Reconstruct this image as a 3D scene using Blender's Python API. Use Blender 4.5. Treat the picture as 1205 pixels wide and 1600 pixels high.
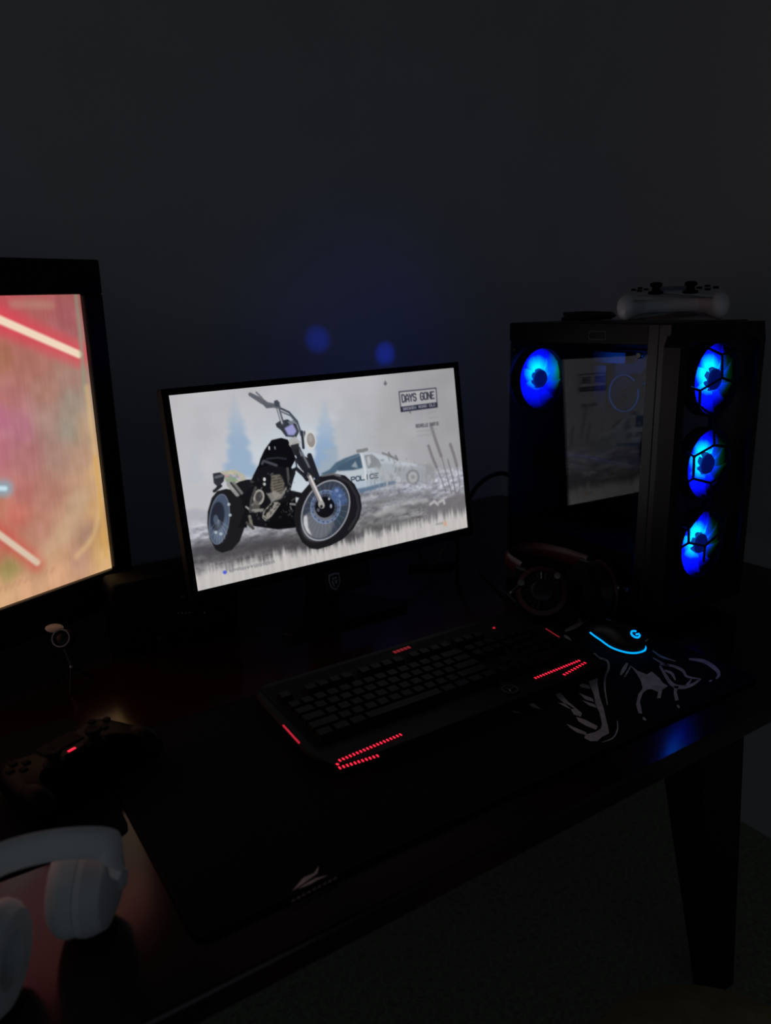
import bpy, bmesh, math, random
import numpy as np
from mathutils import Vector, Matrix

random.seed(7)
rng = np.random.default_rng(11)
sc = bpy.context.scene
for o in list(bpy.data.objects):
    bpy.data.objects.remove(o)
col = sc.collection

# ------------------------------------------------------------------ camera
CAM = np.array([0.0, 0.0, 1.275])
RM = np.array([[0.83680082, -0.15838681, 0.52409733],      # columns: image right, image down, forward
               [-0.54702075, -0.20150815, 0.81250400],
               [-0.02308004, -0.96659613, -0.25526306]])
FOC = 1200.0
cam = bpy.data.cameras.new('camera')
cam.sensor_fit = 'VERTICAL'
cam.sensor_height = 36.0
cam.lens = FOC / 1600.0 * 36.0
cam.clip_start = 0.02
cam.dof.use_dof = True
cam.dof.focus_distance = 1.12
cam.dof.aperture_fstop = 4.2
camo = bpy.data.objects.new('camera', cam)
col.objects.link(camo)
camo.matrix_world = Matrix(((RM[0][0], -RM[0][1], -RM[0][2], CAM[0]),
                            (RM[1][0], -RM[1][1], -RM[1][2], CAM[1]),
                            (RM[2][0], -RM[2][1], -RM[2][2], CAM[2]),
                            (0, 0, 0, 1)))
sc.camera = camo

# ------------------------------------------------------------------ world, exposure
world = bpy.data.worlds.new('night_room')
sc.world = world
world.use_nodes = True
world.node_tree.nodes['Background'].inputs['Color'].default_value = (0.80, 0.92, 1.10, 1)
world.node_tree.nodes['Background'].inputs['Strength'].default_value = 0.108
sc.view_settings.view_transform = 'Standard'
sc.view_settings.look = 'None'
sc.view_settings.exposure = 0.0
sc.view_settings.gamma = 1.0
sc.view_settings.use_curve_mapping = False
sc.cycles.use_denoising = True
sc.cycles.max_bounces = 8

# ------------------------------------------------------------------ materials
def lin(c):
    c = np.asarray(c, float) / 255.0
    return np.where(c <= 0.04045, c / 12.92, ((c + 0.055) / 1.055) ** 2.4)

def mat(name, color, rough=0.5, metal=0.0, spec=0.5, var=0.15, scale=30.0, bump=0.0, bscale=None, coat=0.0):
    m = bpy.data.materials.new(name)
    m.use_nodes = True
    nt = m.node_tree
    p = nt.nodes['Principled BSDF']
    p.inputs['Roughness'].default_value = rough
    p.inputs['Metallic'].default_value = metal
    p.inputs['Specular IOR Level'].default_value = spec
    p.inputs['Coat Weight'].default_value = coat
    tc = nt.nodes.new('ShaderNodeTexCoord')
    nz = nt.nodes.new('ShaderNodeTexNoise')
    nz.inputs['Scale'].default_value = scale
    nz.inputs['Detail'].default_value = 4
    nt.links.new(tc.outputs['Object'], nz.inputs['Vector'])
    r = nt.nodes.new('ShaderNodeValToRGB')
    c = np.array(color, float)
    r.color_ramp.elements[0].color = (*np.clip(c * (1 - var), 0, 1), 1)
    r.color_ramp.elements[1].color = (*np.clip(c * (1 + var), 0, 1), 1)
    r.color_ramp.elements[0].position = 0.3
    r.color_ramp.elements[1].position = 0.7
    nt.links.new(nz.outputs['Fac'], r.inputs['Fac'])
    nt.links.new(r.outputs['Color'], p.inputs['Base Color'])
    if bump:
        n2 = nt.nodes.new('ShaderNodeTexNoise')
        n2.inputs['Scale'].default_value = bscale or scale * 4
        n2.inputs['Detail'].default_value = 3
        nt.links.new(tc.outputs['Object'], n2.inputs['Vector'])
        b = nt.nodes.new('ShaderNodeBump')
        b.inputs['Strength'].default_value = bump
        b.inputs['Distance'].default_value = 0.002
        nt.links.new(n2.outputs['Fac'], b.inputs['Height'])
        nt.links.new(b.outputs['Normal'], p.inputs['Normal'])
    return m

def emit(name, color, strength):
    m = bpy.data.materials.new(name)
    m.use_nodes = True
    nt = m.node_tree
    p = nt.nodes['Principled BSDF']
    p.inputs['Base Color'].default_value = (0.02, 0.02, 0.02, 1)
    p.inputs['Emission Color'].default_value = (*color, 1)
    p.inputs['Emission Strength'].default_value = strength
    return m

def display(name, strength):
    m = bpy.data.materials.new(name)
    m.use_nodes = True
    nt = m.node_tree
    p = nt.nodes['Principled BSDF']
    p.inputs['Base Color'].default_value = (0.004, 0.004, 0.005, 1)
    p.inputs['Roughness'].default_value = 0.45
    at = nt.nodes.new('ShaderNodeAttribute')
    at.attribute_name = 'picture'
    nt.links.new(at.outputs['Color'], p.inputs['Emission Color'])
    p.inputs['Emission Strength'].default_value = strength
    return m

def glass(name, ior=1.30, tint=(0.78, 0.78, 0.80)):
    m = bpy.data.materials.new(name)
    m.use_nodes = True
    nt = m.node_tree
    nt.nodes.remove(nt.nodes['Principled BSDF'])
    out = nt.nodes['Material Output']
    tr = nt.nodes.new('ShaderNodeBsdfTransparent')
    tr.inputs['Color'].default_value = (*tint, 1)
    gl = nt.nodes.new('ShaderNodeBsdfGlossy')
    gl.inputs['Roughness'].default_value = 0.012
    fr = nt.nodes.new('ShaderNodeFresnel')
    fr.inputs['IOR'].default_value = ior
    mx = nt.nodes.new('ShaderNodeMixShader')
    nt.links.new(fr.outputs['Fac'], mx.inputs['Fac'])
    nt.links.new(tr.outputs[0], mx.inputs[1])
    nt.links.new(gl.outputs[0], mx.inputs[2])
    nt.links.new(mx.outputs[0], out.inputs['Surface'])
    return m

def mesh_cloth(name):
    """perforated black front mesh: a fine woven grid with open holes"""
    m = bpy.data.materials.new(name)
    m.use_nodes = True
    nt = m.node_tree
    p = nt.nodes['Principled BSDF']
    p.inputs['Base Color'].default_value = (0.004, 0.004, 0.004, 1)
    p.inputs['Roughness'].default_value = 0.55
    p.inputs['Specular IOR Level'].default_value = 0.2
    tc = nt.nodes.new('ShaderNodeTexCoord')
    mp = nt.nodes.new('ShaderNodeMapping')
    mp.inputs['Rotation'].default_value = (0, math.radians(45), 0)
    nt.links.new(tc.outputs['Object'], mp.inputs['Vector'])
    w = []
    for ax in 'XZ':
        wv = nt.nodes.new('ShaderNodeTexWave')
        wv.wave_type = 'BANDS'
        wv.bands_direction = ax
        wv.inputs['Scale'].default_value = 110.0
        nt.links.new(mp.outputs['Vector'], wv.inputs['Vector'])
        w.append(wv)
    mn = nt.nodes.new('ShaderNodeMath'); mn.operation = 'MINIMUM'
    nt.links.new(w[0].outputs['Fac'], mn.inputs[0]); nt.links.new(w[1].outputs['Fac'], mn.inputs[1])
    gt = nt.nodes.new('ShaderNodeMath'); gt.operation = 'GREATER_THAN'; gt.inputs[1].default_value = 0.22
    nt.links.new(mn.outputs[0], gt.inputs[0])
    tr = nt.nodes.new('ShaderNodeBsdfTransparent')
    mx = nt.nodes.new('ShaderNodeMixShader')
    nt.links.new(gt.outputs[0], mx.inputs['Fac'])
    nt.links.new(p.outputs[0], mx.inputs[1]); nt.links.new(tr.outputs[0], mx.inputs[2])
    nt.links.new(mx.outputs[0], nt.nodes['Material Output'].inputs['Surface'])
    return m

def fan_glow(name, peak, green, strength, reach=0.085, gain=1.0):
    """translucent fan blade lit by the coloured LEDs around its hub; the LED colours change round the hub"""
    m = bpy.data.materials.new(name)
    m.use_nodes = True
    nt = m.node_tree
    N, L = nt.nodes.new, nt.links.new
    p = nt.nodes['Principled BSDF']
    p.inputs['Base Color'].default_value = (0.03, 0.03, 0.04, 1)
    p.inputs['Roughness'].default_value = 0.3
    tc = N('ShaderNodeTexCoord')
    def lobe(centre, radius, power, colour):
        d = N('ShaderNodeVectorMath'); d.operation = 'DISTANCE'
        sep = N('ShaderNodeSeparateXYZ'); L(tc.outputs['Object'], sep.inputs[0])
        cmb = N('ShaderNodeCombineXYZ'); L(sep.outputs[0], cmb.inputs[0]); L(sep.outputs[2], cmb.inputs[2])
        L(cmb.outputs[0], d.inputs[0]); d.inputs[1].default_value = (centre[0], 0, centre[1])
        mr = N('ShaderNodeMapRange'); mr.inputs['From Min'].default_value = 0; mr.inputs['From Max'].default_value = radius
        mr.inputs['To Min'].default_value = 1; mr.inputs['To Max'].default_value = 0
        L(d.outputs['Value'], mr.inputs['Value'])
        pw = N('ShaderNodeMath'); pw.operation = 'POWER'; pw.inputs[1].default_value = power
        L(mr.outputs[0], pw.inputs[0])
        sl = N('ShaderNodeVectorMath'); sl.operation = 'SCALE'; sl.inputs[0].default_value = colour
        L(pw.outputs[0], sl.inputs['Scale'])
        return sl
    a = lobe(peak, reach, 1.5, (0.0010, 0.0075, 2.6))  # LED falloff painted as emission colour, strongest to one side of the hub
    b = lobe((peak[0] * 0.45, peak[1] + 0.004), 0.034, 1.2, (0.0, 0.95, 1.0))
    c = lobe(green, 0.040, 1.3, (0.0, 0.05 * gain, 0.010 * gain))
    s1 = N('ShaderNodeVectorMath'); s1.operation = 'ADD'; L(a.outputs[0], s1.inputs[0]); L(b.outputs[0], s1.inputs[1])
    s2 = N('ShaderNodeVectorMath'); s2.operation = 'ADD'; L(s1.outputs[0], s2.inputs[0]); L(c.outputs[0], s2.inputs[1])
    L(s2.outputs[0], p.inputs['Emission Color'])
    p.inputs['Emission Strength'].default_value = strength
    return m

M = {}
M['wall'] = mat('matt_wall_paint', (0.48, 0.48, 0.465), 0.75, spec=0.25, var=0.03, scale=6, bump=0.25, bscale=220)
M['ceiling'] = mat('ceiling_paint', (0.42, 0.42, 0.41), 0.9, spec=0.2, var=0.03, scale=5)
M['carpet'] = mat('dark_green_carpet', (0.34, 0.36, 0.26), 0.95, spec=0.1, var=0.3, scale=90, bump=1.0, bscale=300)
M['desk'] = mat('dark_red_lacquered_wood', (0.020, 0.0035, 0.003), 0.15, spec=0.5, var=0.45, scale=9)
M['desk_metal'] = mat('black_powder_coat', (0.004, 0.004, 0.004), 0.6, spec=0.2)
M['plastic'] = mat('black_plastic', (0.0035, 0.0035, 0.004), 0.45, spec=0.3)
M['gloss_black'] = mat('gloss_black_plastic', (0.003, 0.003, 0.004), 0.36, spec=0.3)
M['bezel'] = mat('blue_black_bezel', (0.002, 0.002, 0.006), 0.5, spec=0.12)
M['matt_black'] = mat('matt_black_plastic', (0.0022, 0.0022, 0.0026), 0.65, spec=0.12)
M['board_black'] = mat('keyboard_black', (0.0025, 0.0025, 0.0035), 0.62, spec=0.16)
M['case'] = mat('black_steel', (0.006, 0.006, 0.0065), 0.42, spec=0.4, bump=0.1, bscale=400)
M['pillar'] = mat('satin_black_panel', (0.012, 0.011, 0.011), 0.38, spec=0.55)
M['inside'] = mat('black_case_inside', (0.006, 0.006, 0.007), 0.5, spec=0.3)
M['pcb'] = mat('black_circuit_board', (0.006, 0.008, 0.009), 0.4, var=0.5, scale=120)
M['silver'] = mat('brushed_metal', (0.45, 0.45, 0.45), 0.3, metal=1.0)
M['dim_silver'] = mat('dull_grey_metal', (0.12, 0.12, 0.12), 0.35, metal=1.0)
M['mat_cloth'] = mat('black_mat_cloth', (0.0055, 0.0065, 0.008), 0.9, spec=0.12, var=0.3, scale=200, bump=0.4, bscale=900)
M['print'] = mat('pale_grey_print', (0.60, 0.57, 0.57), 0.9, spec=0.1, var=0.2, scale=90)
M['print_faint'] = mat('faded_grey_print', (0.13, 0.13, 0.13), 0.9, spec=0.1)
M['rubber'] = mat('black_rubber', (0.004, 0.004, 0.004), 0.8, spec=0.15)
M['key'] = mat('black_keycap', (0.0028, 0.0028, 0.0038), 0.6, spec=0.15)
M['dark_pad'] = mat('matt_black_shell', (0.002, 0.002, 0.0026), 0.5, spec=0.07)
M['red_plastic'] = mat('dark_red_plastic', (0.055, 0.007, 0.007), 0.4, spec=0.4)
M['white_plastic'] = mat('white_plastic', (0.66, 0.68, 0.70), 0.4, var=0.04)
M['white_soft'] = mat('white_leatherette', (0.80, 0.82, 0.82), 0.55, var=0.06, scale=20, bump=0.15, bscale=150)
M['grey_cloth'] = mat('pale_grey_cushion', (0.74, 0.80, 0.80), 0.8, var=0.08)
M['cable'] = mat('black_cable', (0.004, 0.004, 0.004), 0.5, spec=0.3)
M['yellow_cable'] = mat('pale_yellow_cable', (0.10, 0.08, 0.035), 0.5)
M['brown'] = mat('olive_brown_fabric', (0.62, 0.48, 0.27), 0.95, spec=0.1, var=0.2, scale=40, bump=0.5, bscale=400)
M['badge'] = mat('grey_badge', (0.05, 0.055, 0.07), 0.4)
M['emblem'] = mat('silver_emblem', (0.30, 0.29, 0.27), 0.4)
M['red_led'] = emit('red_led', (1.0, 0.02, 0.06), 1.1)
M['red_led_dim'] = emit('dim_red_led', (1.0, 0.03, 0.05), 0.16)
M['red_led_side'] = emit('side_red_led', (1.0, 0.02, 0.06), 0.45)
M['cyan_led'] = emit('cyan_led', (0.0, 0.36, 1.0), 1.25)
M['white_mark'] = mat('white_marking', (0.35, 0.33, 0.30), 0.6)
M['glass'] = glass('tinted_side_glass')
M['mesh'] = mesh_cloth('front_mesh')
M['green_led'] = emit('green_led', (0.02, 0.30, 0.20), 0.25)
M['blue_led'] = emit('blue_led', (0.0, 0.10, 0.55), 0.22)

# ------------------------------------------------------------------ helpers
class B:
    """collects shapes in one bmesh"""
    def __init__(s):
        s.bm = bmesh.new(); s.boxes = True
    def box(s, c, size, bev=0.0, seg=2, rot=None):
        T = Matrix.Translation(c)
        if rot is not None:
            T = T @ (rot.to_4x4() if len(rot) == 3 and not isinstance(rot, Matrix) else rot)
        T = T @ Matrix.Diagonal((*size, 1))
        r = bmesh.ops.create_cube(s.bm, size=1.0, matrix=T)
        if bev > 0:
            e = list({e for v in r['verts'] for e in v.link_edges})
            bmesh.ops.bevel(s.bm, geom=e, offset=bev, segments=seg, affect='EDGES', profile=0.5)
        return s
    def rings(s, rings, cap=True, closed=False):
        s.boxes = False
        R = [[s.bm.verts.new(p) for p in ring] for ring in rings]
        n = len(R[0])
        pairs = list(zip(R[:-1], R[1:])) + ([(R[-1], R[0])] if closed else [])
        for a, b in pairs:
            for i in range(n):
                s.bm.faces.new((a[i], a[(i + 1) % n], b[(i + 1) % n], b[i]))
        if cap and not closed:
            s.bm.faces.new(R[0][::-1]); s.bm.faces.new(R[-1])
        return s
    def tube(s, pts, r, n=8, closed=False, flat=None):
        pts = [Vector(p) for p in pts]
        rad = r if isinstance(r, (list, tuple)) else [r] * len(pts)
        rings = []
        ref = None
        for i, p in enumerate(pts):
            if closed:
                d = pts[(i + 1) % len(pts)] - pts[i - 1]
            else:
                d = pts[min(i + 1, len(pts) - 1)] - pts[max(i - 1, 0)]
            d.normalize()
            if ref is None:
                ref = Vector((0, 0, 1)) if abs(d.z) < 0.9 else Vector((1, 0, 0))
                if flat is not None:
                    ref = Vector(flat[0])
            u = ref - d * ref.dot(d); u.normalize(); w = d.cross(u)
            if flat is None:
                ref = u
            k = (1.0, 1.0) if flat is None else (flat[1], flat[2])
            rings.append([p + u * (math.cos(a) * rad[i] * k[0]) + w * (math.sin(a) * rad[i] * k[1])
                          for a in [2 * math.pi * j / n for j in range(n)]])
        return s.rings(rings, True, closed)
    def cyl(s, p0, p1, r0, r1=None, n=20):
        return s.tube([p0, p1], [r0, r0 if r1 is None else r1], n)
    def lathe(s, prof, axis_o, axis_d, n=32, closed=False):
        d = Vector(axis_d).normalized()
        ref = Vector((0, 0, 1)) if abs(d.z) < 0.9 else Vector((1, 0, 0))
        u = (ref - d * ref.dot(d)).normalized(); w = d.cross(u)
        o = Vector(axis_o)
        rings = [[o + d * h + u * (math.cos(a) * r) + w * (math.sin(a) * r)
                  for a in [2 * math.pi * j / n for j in range(n)]] for r, h in prof]
        return s.rings(rings, not closed, closed)
    def pillow(s, outline, levels):
        """outline: 2D points (counter-clockwise); levels: (z, inset)"""
        P = np.array(outline, float); n = len(P)
        T = np.roll(P, -1, 0) - np.roll(P, 1, 0)
        T /= np.linalg.norm(T, axis=1)[:, None] + 1e-9
        Nn = np.stack([T[:, 1], -T[:, 0]], 1)
        return s.rings([[(*(P[i] - Nn[i] * ins), z) for i in range(n)] for z, ins in levels])
    def flat(s, pts):
        s.bm.faces.new([s.bm.verts.new(p) for p in pts]); return s
    def ball(s, c, r, n=16):
        s.boxes = False
        T = Matrix.Translation(c) @ Matrix.Diagonal((*(r if isinstance(r, (tuple, list)) else (r, r, r)), 1))
        bmesh.ops.create_uvsphere(s.bm, u_segments=n, v_segments=max(6, n // 2), radius=1.0, matrix=T); return s
    def mesh(s, name, m, smooth=True, xf=None):
        if xf is not None:
            bmesh.ops.transform(s.bm, matrix=xf, verts=s.bm.verts)
        bmesh.ops.recalc_face_normals(s.bm, faces=s.bm.faces)
        me = bpy.data.meshes.new(name)
        s.bm.to_mesh(me); s.bm.free()
        me.materials.append(m)
        if smooth and not s.boxes:
            for p in me.polygons:
                p.use_smooth = True
            me.set_sharp_from_angle(angle=math.radians(38))
        return me
    def build(s, name, m, parent=None, smooth=True, xf=None):
        o = bpy.data.objects.new(name, s.mesh(name, m, smooth, xf))
        col.objects.link(o)
        if parent is not None:
            o.parent = parent
        return o

def put(me, name, parent, loc=(0, 0, 0), rot=(0, 0, 0), scale=(1, 1, 1)):
    o = bpy.data.objects.new(name, me); col.objects.link(o)
    o.parent = parent; o.location = loc; o.rotation_euler = rot; o.scale = scale
    return o

def tag(o, label, cat, group=None):
    o['label'] = label; o['category'] = cat
    if group:
        o['group'] = group
    return o

def thing(name, label, cat, loc, rz=0.0, group=None):
    o = bpy.data.objects.new(name, None); col.objects.link(o)
    o.empty_display_size = 0.05
    o.location = loc; o.rotation_euler = (0, 0, rz)
    return tag(o, label, cat, group)

def struct(o):
    o['kind'] = 'structure'
    return o

def ray(p):
    v = RM @ np.array([p[0] - 602.5, p[1] - 800.0, FOC])
    return v / np.linalg.norm(v)
def on_z(p, z):
    r = ray(p); return CAM + r * ((z - CAM[2]) / r[2])
def on_y(p, y):
    r = ray(p); return CAM + r * ((y - CAM[1]) / r[1])
def smooth_path(pts, n=8):
    """Catmull-Rom through points"""
    P = [np.array(p, float) for p in pts]
    P = [2 * P[0] - P[1]] + P + [2 * P[-1] - P[-2]]
    out = []
    for i in range(1, len(P) - 2):
        for k in range(n):
            t = k / n
            out.append(0.5 * (2 * P[i] + (P[i + 1] - P[i - 1]) * t + (2 * P[i - 1] - 5 * P[i] + 4 * P[i + 1] - P[i + 2]) * t * t
                              + (-P[i - 1] + 3 * P[i] - 3 * P[i + 1] + P[i + 2]) * t ** 3))
    out.append(P[-2])
    return out

# ------------------------------------------------------------------ the picture painter for the two displays
class Canvas:
    def __init__(s, w, h):
        s.w, s.h = w, h
        s.im = np.zeros((h, w, 3))
        s.U, s.V = np.meshgrid((np.arange(w) + .5) / w, (np.arange(h) + .5) / h)
    def blend(s, mask, c):
        c = np.asarray(c, float)
        s.im = s.im * (1 - mask[..., None]) + c * mask[..., None]
    def _soft(s, mask, blur):
        k = int(blur)
        for _ in range(2):
            for ax in (0, 1):
                if k > 0:
                    acc = np.zeros_like(mask)
                    pad = np.pad(mask, [(k, k) if a == ax else (0, 0) for a in (0, 1)], mode='edge')
                    for d in range(2 * k + 1):
                        acc += pad[d:d + mask.shape[0], :] if ax == 0 else pad[:, d:d + mask.shape[1]]
                    mask = acc / (2 * k + 1)
        return mask
    def poly(s, pts, c, a=1.0, blur=0):
        P = np.array(pts, float) * [s.w, s.h]
        pad = 3 + 3 * blur
        x0 = max(int(P[:, 0].min()) - pad, 0); x1 = min(int(P[:, 0].max()) + pad + 1, s.w)
        y0 = max(int(P[:, 1].min()) - pad, 0); y1 = min(int(P[:, 1].max()) + pad + 1, s.h)
        if x1 <= x0 or y1 <= y0:
            return
        m = np.zeros((y1 - y0, x1 - x0))
        for oy in (.17, .5, .83):
            for ox in (.17, .5, .83):
                X, Y = np.meshgrid(np.arange(x0, x1) + ox, np.arange(y0, y1) + oy)
                ins = np.zeros(X.shape, bool)
                for i in range(len(P)):
                    (xa, ya), (xb, yb) = P[i], P[i - 1]
                    if ya == yb:
                        continue
                    ins ^= ((ya > Y) != (yb > Y)) & (X < (xb - xa) * (Y - ya) / (yb - ya) + xa)
                m += ins
        m = s._soft(m / 9.0, blur) * a
        c = np.asarray(c, float)
        s.im[y0:y1, x0:x1] = s.im[y0:y1, x0:x1] * (1 - m[..., None]) + c * m[..., None]
    def stroke(s, pts, width, c, a=1.0, soft=0.7):
        P = np.array(pts, float) * [s.w, s.h]
        W = np.broadcast_to(np.asarray(width, float), (len(P),)) / 2.0
        pad = W.max() + soft * 2 + 2
        x0 = max(int(P[:, 0].min() - pad), 0); x1 = min(int(P[:, 0].max() + pad) + 1, s.w)
        y0 = max(int(P[:, 1].min() - pad), 0); y1 = min(int(P[:, 1].max() + pad) + 1, s.h)
        if x1 <= x0 or y1 <= y0:
            return
        X, Y = np.meshgrid(np.arange(x0, x1) + .5, np.arange(y0, y1) + .5)
        m = np.zeros(X.shape)
        for i in range(len(P) - 1):
            A, D = P[i], P[i + 1] - P[i]
            t = np.clip(((X - A[0]) * D[0] + (Y - A[1]) * D[1]) / (D @ D + 1e-9), 0, 1)
            d = np.hypot(X - A[0] - t * D[0], Y - A[1] - t * D[1])
            w = W[i] + (W[i + 1] - W[i]) * t
            m = np.maximum(m, np.clip((w - d) / (2 * soft) + .5, 0, 1) * np.clip(w * 2, 0, 1))
        m = m * a
        c = np.asarray(c, float)
        s.im[y0:y1, x0:x1] = s.im[y0:y1, x0:x1] * (1 - m[..., None]) + c * m[..., None]
    def noise(s, cells, seed):
        g = np.random.default_rng(seed).random((cells[1] + 2, cells[0] + 2))
        x = s.U * cells[0]; y = s.V * cells[1]
        i = x.astype(int); j = y.astype(int); fx = x - i; fy = y - j
        fx = fx * fx * (3 - 2 * fx); fy = fy * fy * (3 - 2 * fy)
        return (g[j, i] * (1 - fx) + g[j, i + 1] * fx) * (1 - fy) + (g[j + 1, i] * (1 - fx) + g[j + 1, i + 1] * fx) * fy

FONT = {  # simple stroke letters on a 4 x 6 grid, y down
 'A': [[(0,6),(0,2),(2,0),(4,2),(4,6)],[(0,4),(4,4)]], 'B': [[(0,0),(3,0),(4,1),(4,2),(3,3),(0,3),(0,0),(0,6),(3,6),(4,5),(4,4),(3,3)]],
 'C': [[(4,1),(3,0),(1,0),(0,1),(0,5),(1,6),(3,6),(4,5)]], 'D': [[(0,0),(2.5,0),(4,1.5),(4,4.5),(2.5,6),(0,6),(0,0)]],
 'E': [[(4,0),(0,0),(0,6),(4,6)],[(0,3),(3,3)]], 'G': [[(4,1),(3,0),(1,0),(0,1),(0,5),(1,6),(3,6),(4,5),(4,3),(2.2,3)]],
 'I': [[(2,0),(2,6)]], 'K': [[(0,0),(0,6)],[(4,0),(0,3.4),(4,6)]], 'L': [[(0,0),(0,6),(4,6)]],
 'N': [[(0,6),(0,0),(4,6),(4,0)]], 'O': [[(1,0),(3,0),(4,1),(4,5),(3,6),(1,6),(0,5),(0,1),(1,0)]],
 'P': [[(0,6),(0,0),(3,0),(4,1),(4,2.3),(3,3.3),(0,3.3)]], 'R': [[(0,6),(0,0),(3,0),(4,1),(4,2.3),(3,3.3),(0,3.3)],[(2,3.3),(4,6)]],
 'S': [[(4,1),(3,0),(1,0),(0,1),(0,2),(1,3),(3,3),(4,4),(4,5),(3,6),(1,6),(0,5)]], 'T': [[(0,0),(4,0)],[(2,0),(2,6)]],
 'U': [[(0,0),(0,5),(1,6),(3,6),(4,5),(4,0)]], 'V': [[(0,0),(2,6),(4,0)]], 'Y': [[(0,0),(2,3),(4,0)],[(2,3),(2,6)]], ' ': []}

def write(cv, text, quad, width, c, a=1.0):
    """text inside a quad given in picture uv: TL, TR, BR, BL"""
    q = [np.array(p, float) for p in quad]
    n = len(text); adv = 5.2; tot = adv * n - 1.2
    for k, ch in enumerate(text):
        for st in FONT[ch]:
            pts = []
            for x, y in st:
                fx = (k * adv + x) / tot; fy = y / 6.0
                pts.append((q[0] * (1 - fx) + q[1] * fx) * (1 - fy) + (q[3] * (1 - fx) + q[2] * fx) * fy)
            cv.stroke(pts, width, c, a, 0.6)

def display_mesh(name, cv, origin, ux, uy, m, parent):
    """a flat display panel whose vertices carry the picture; origin = upper left, ux right, uy down"""
    w, h = cv.w, cv.h
    o = np.array(origin); ux = np.array(ux); uy = np.array(uy)
    u = np.linspace(0, 1, w); v = np.linspace(0, 1, h)
    UU, VV = np.meshgrid(u, v)
    co = o + UU[..., None] * ux + VV[..., None] * uy
    idx = np.arange(w * h).reshape(h, w)
    quads = np.stack([idx[:-1, :-1], idx[1:, :-1], idx[1:, 1:], idx[:-1, 1:]], -1).reshape(-1, 4)
    me = bpy.data.meshes.new(name)
    me.vertices.add(w * h); me.vertices.foreach_set('co', co.reshape(-1).astype(np.float32))
    me.loops.add(quads.size); me.loops.foreach_set('vertex_index', quads.reshape(-1).astype(np.int32))
    me.polygons.add(len(quads))
    me.polygons.foreach_set('loop_start', (np.arange(len(quads)) * 4).astype(np.int32))
    me.update(calc_edges=True)
    at = me.color_attributes.new('picture', 'FLOAT_COLOR', 'POINT')
    c = np.ones((h, w, 4)); c[..., :3] = lin(np.clip(cv.im, 0, 255))
    at.data.foreach_set('color', c.reshape(-1).astype(np.float32))
    me.materials.append(m)
    ob = bpy.data.objects.new(name, me); col.objects.link(ob)
    ob.parent = parent
    return ob

# ================================================================== the room
WY, WX = 1.64, 1.65
struct(B().box((0.0, 0.0, -0.02), (6.0, 6.0, 0.04)).build('floor', M['carpet'], smooth=False)).location = (-0.9, -0.9, 0)
struct(B().box((0, 0, 1.3), (6.0, 0.1, 2.6)).build('wall_back', M['wall'], smooth=False)).location = (-1.30, WY + 0.05, 0)
struct(B().box((0, 0, 1.3), (0.1, 6.0, 2.6)).build('wall_right', M['wall'], smooth=False)).location = (WX + 0.05, WY - 2.9, 0)
struct(B().box((0, 0, 0), (6.0, 6.0, 0.05)).build('ceiling', M['ceiling'], smooth=False)).location = (-1.3, -1.25, 2.625)

# ================================================================== desk
DZ = 0.75
desk = thing('desk', 'long dark red-brown glossy desk on black slanted legs carrying everything', 'desk', (0.45, 1.06, 0))
D0 = Vector((0.45, 1.06, 0))
def dl(x, y, z):
    return (x - D0.x, y - D0.y, z)
B().box(dl(0.375, 1.065, DZ - 0.014), (2.15, 1.13, 0.028), 0.004).build('desk_top', M['desk'], desk)
def desk_leg(x0, y0, x1, y1):
    b = B()
    rings = []
    for (x, y, z, w, t) in ((x0, y0, DZ - 0.028, 0.052, 0.035), (x1, y1, 0.0, 0.030, 0.022)):
        rings.append([dl(x - w, y - t, z), dl(x + w, y - t, z), dl(x + w, y + t, z), dl(x - w, y + t, z)])
    b.rings(rings).build('leg', M['desk_metal'], desk, smooth=False)
desk_leg(0.885, 0.575, 1.165, 0.676)
desk_leg(0.885, 1.52, 1.165, 1.45)
desk_leg(-0.25, 0.575, -0.50, 0.676)
desk_leg(-0.25, 1.52, -0.50, 1.45)
B().box(dl(0.33, 1.05, DZ - 0.05), (1.16, 0.04, 0.044)).build('stretcher', M['desk_metal'], desk, smooth=False)

# ================================================================== desk mat
MX0, MX1, MY0, MY1, MT = 0.152, 0.985, 0.552, 0.925, 0.004
dm = thing('desk_mat', 'long black cloth desk mat with pale claw print under the keyboard', 'desk mat', (0.585, 0.74, DZ))
def ml(x, y, z=0.0):
    return (x - 0.585, y - 0.74, z)
def round_rect(x0, x1, y0, y1, r, n=5):
    out = []
    for cx, cy, a0 in ((x1 - r, y1 - r, 0), (x0 + r, y1 - r, 90), (x0 + r, y0 + r, 180), (x1 - r, y0 + r, 270)):
        for k in range(n + 1):
            a = math.radians(a0 + 90 * k / n)
            out.append((cx + r * math.cos(a), cy + r * math.sin(a)))
    return out
rr = [ml(x, y)[:2] for x, y in round_rect(MX0, MX1, MY0, MY1, 0.012)]
B().pillow(rr, [(0.0, 0.001), (0.001, 0), (MT - 0.001, 0), (MT, 0.001)]).build('pad', M['mat_cloth'], dm)
B().tube([(x, y, MT - 0.0008) for x, y in rr], 0.0016, 6, True).build('stitched_edge', M['rubber'], dm)

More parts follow.
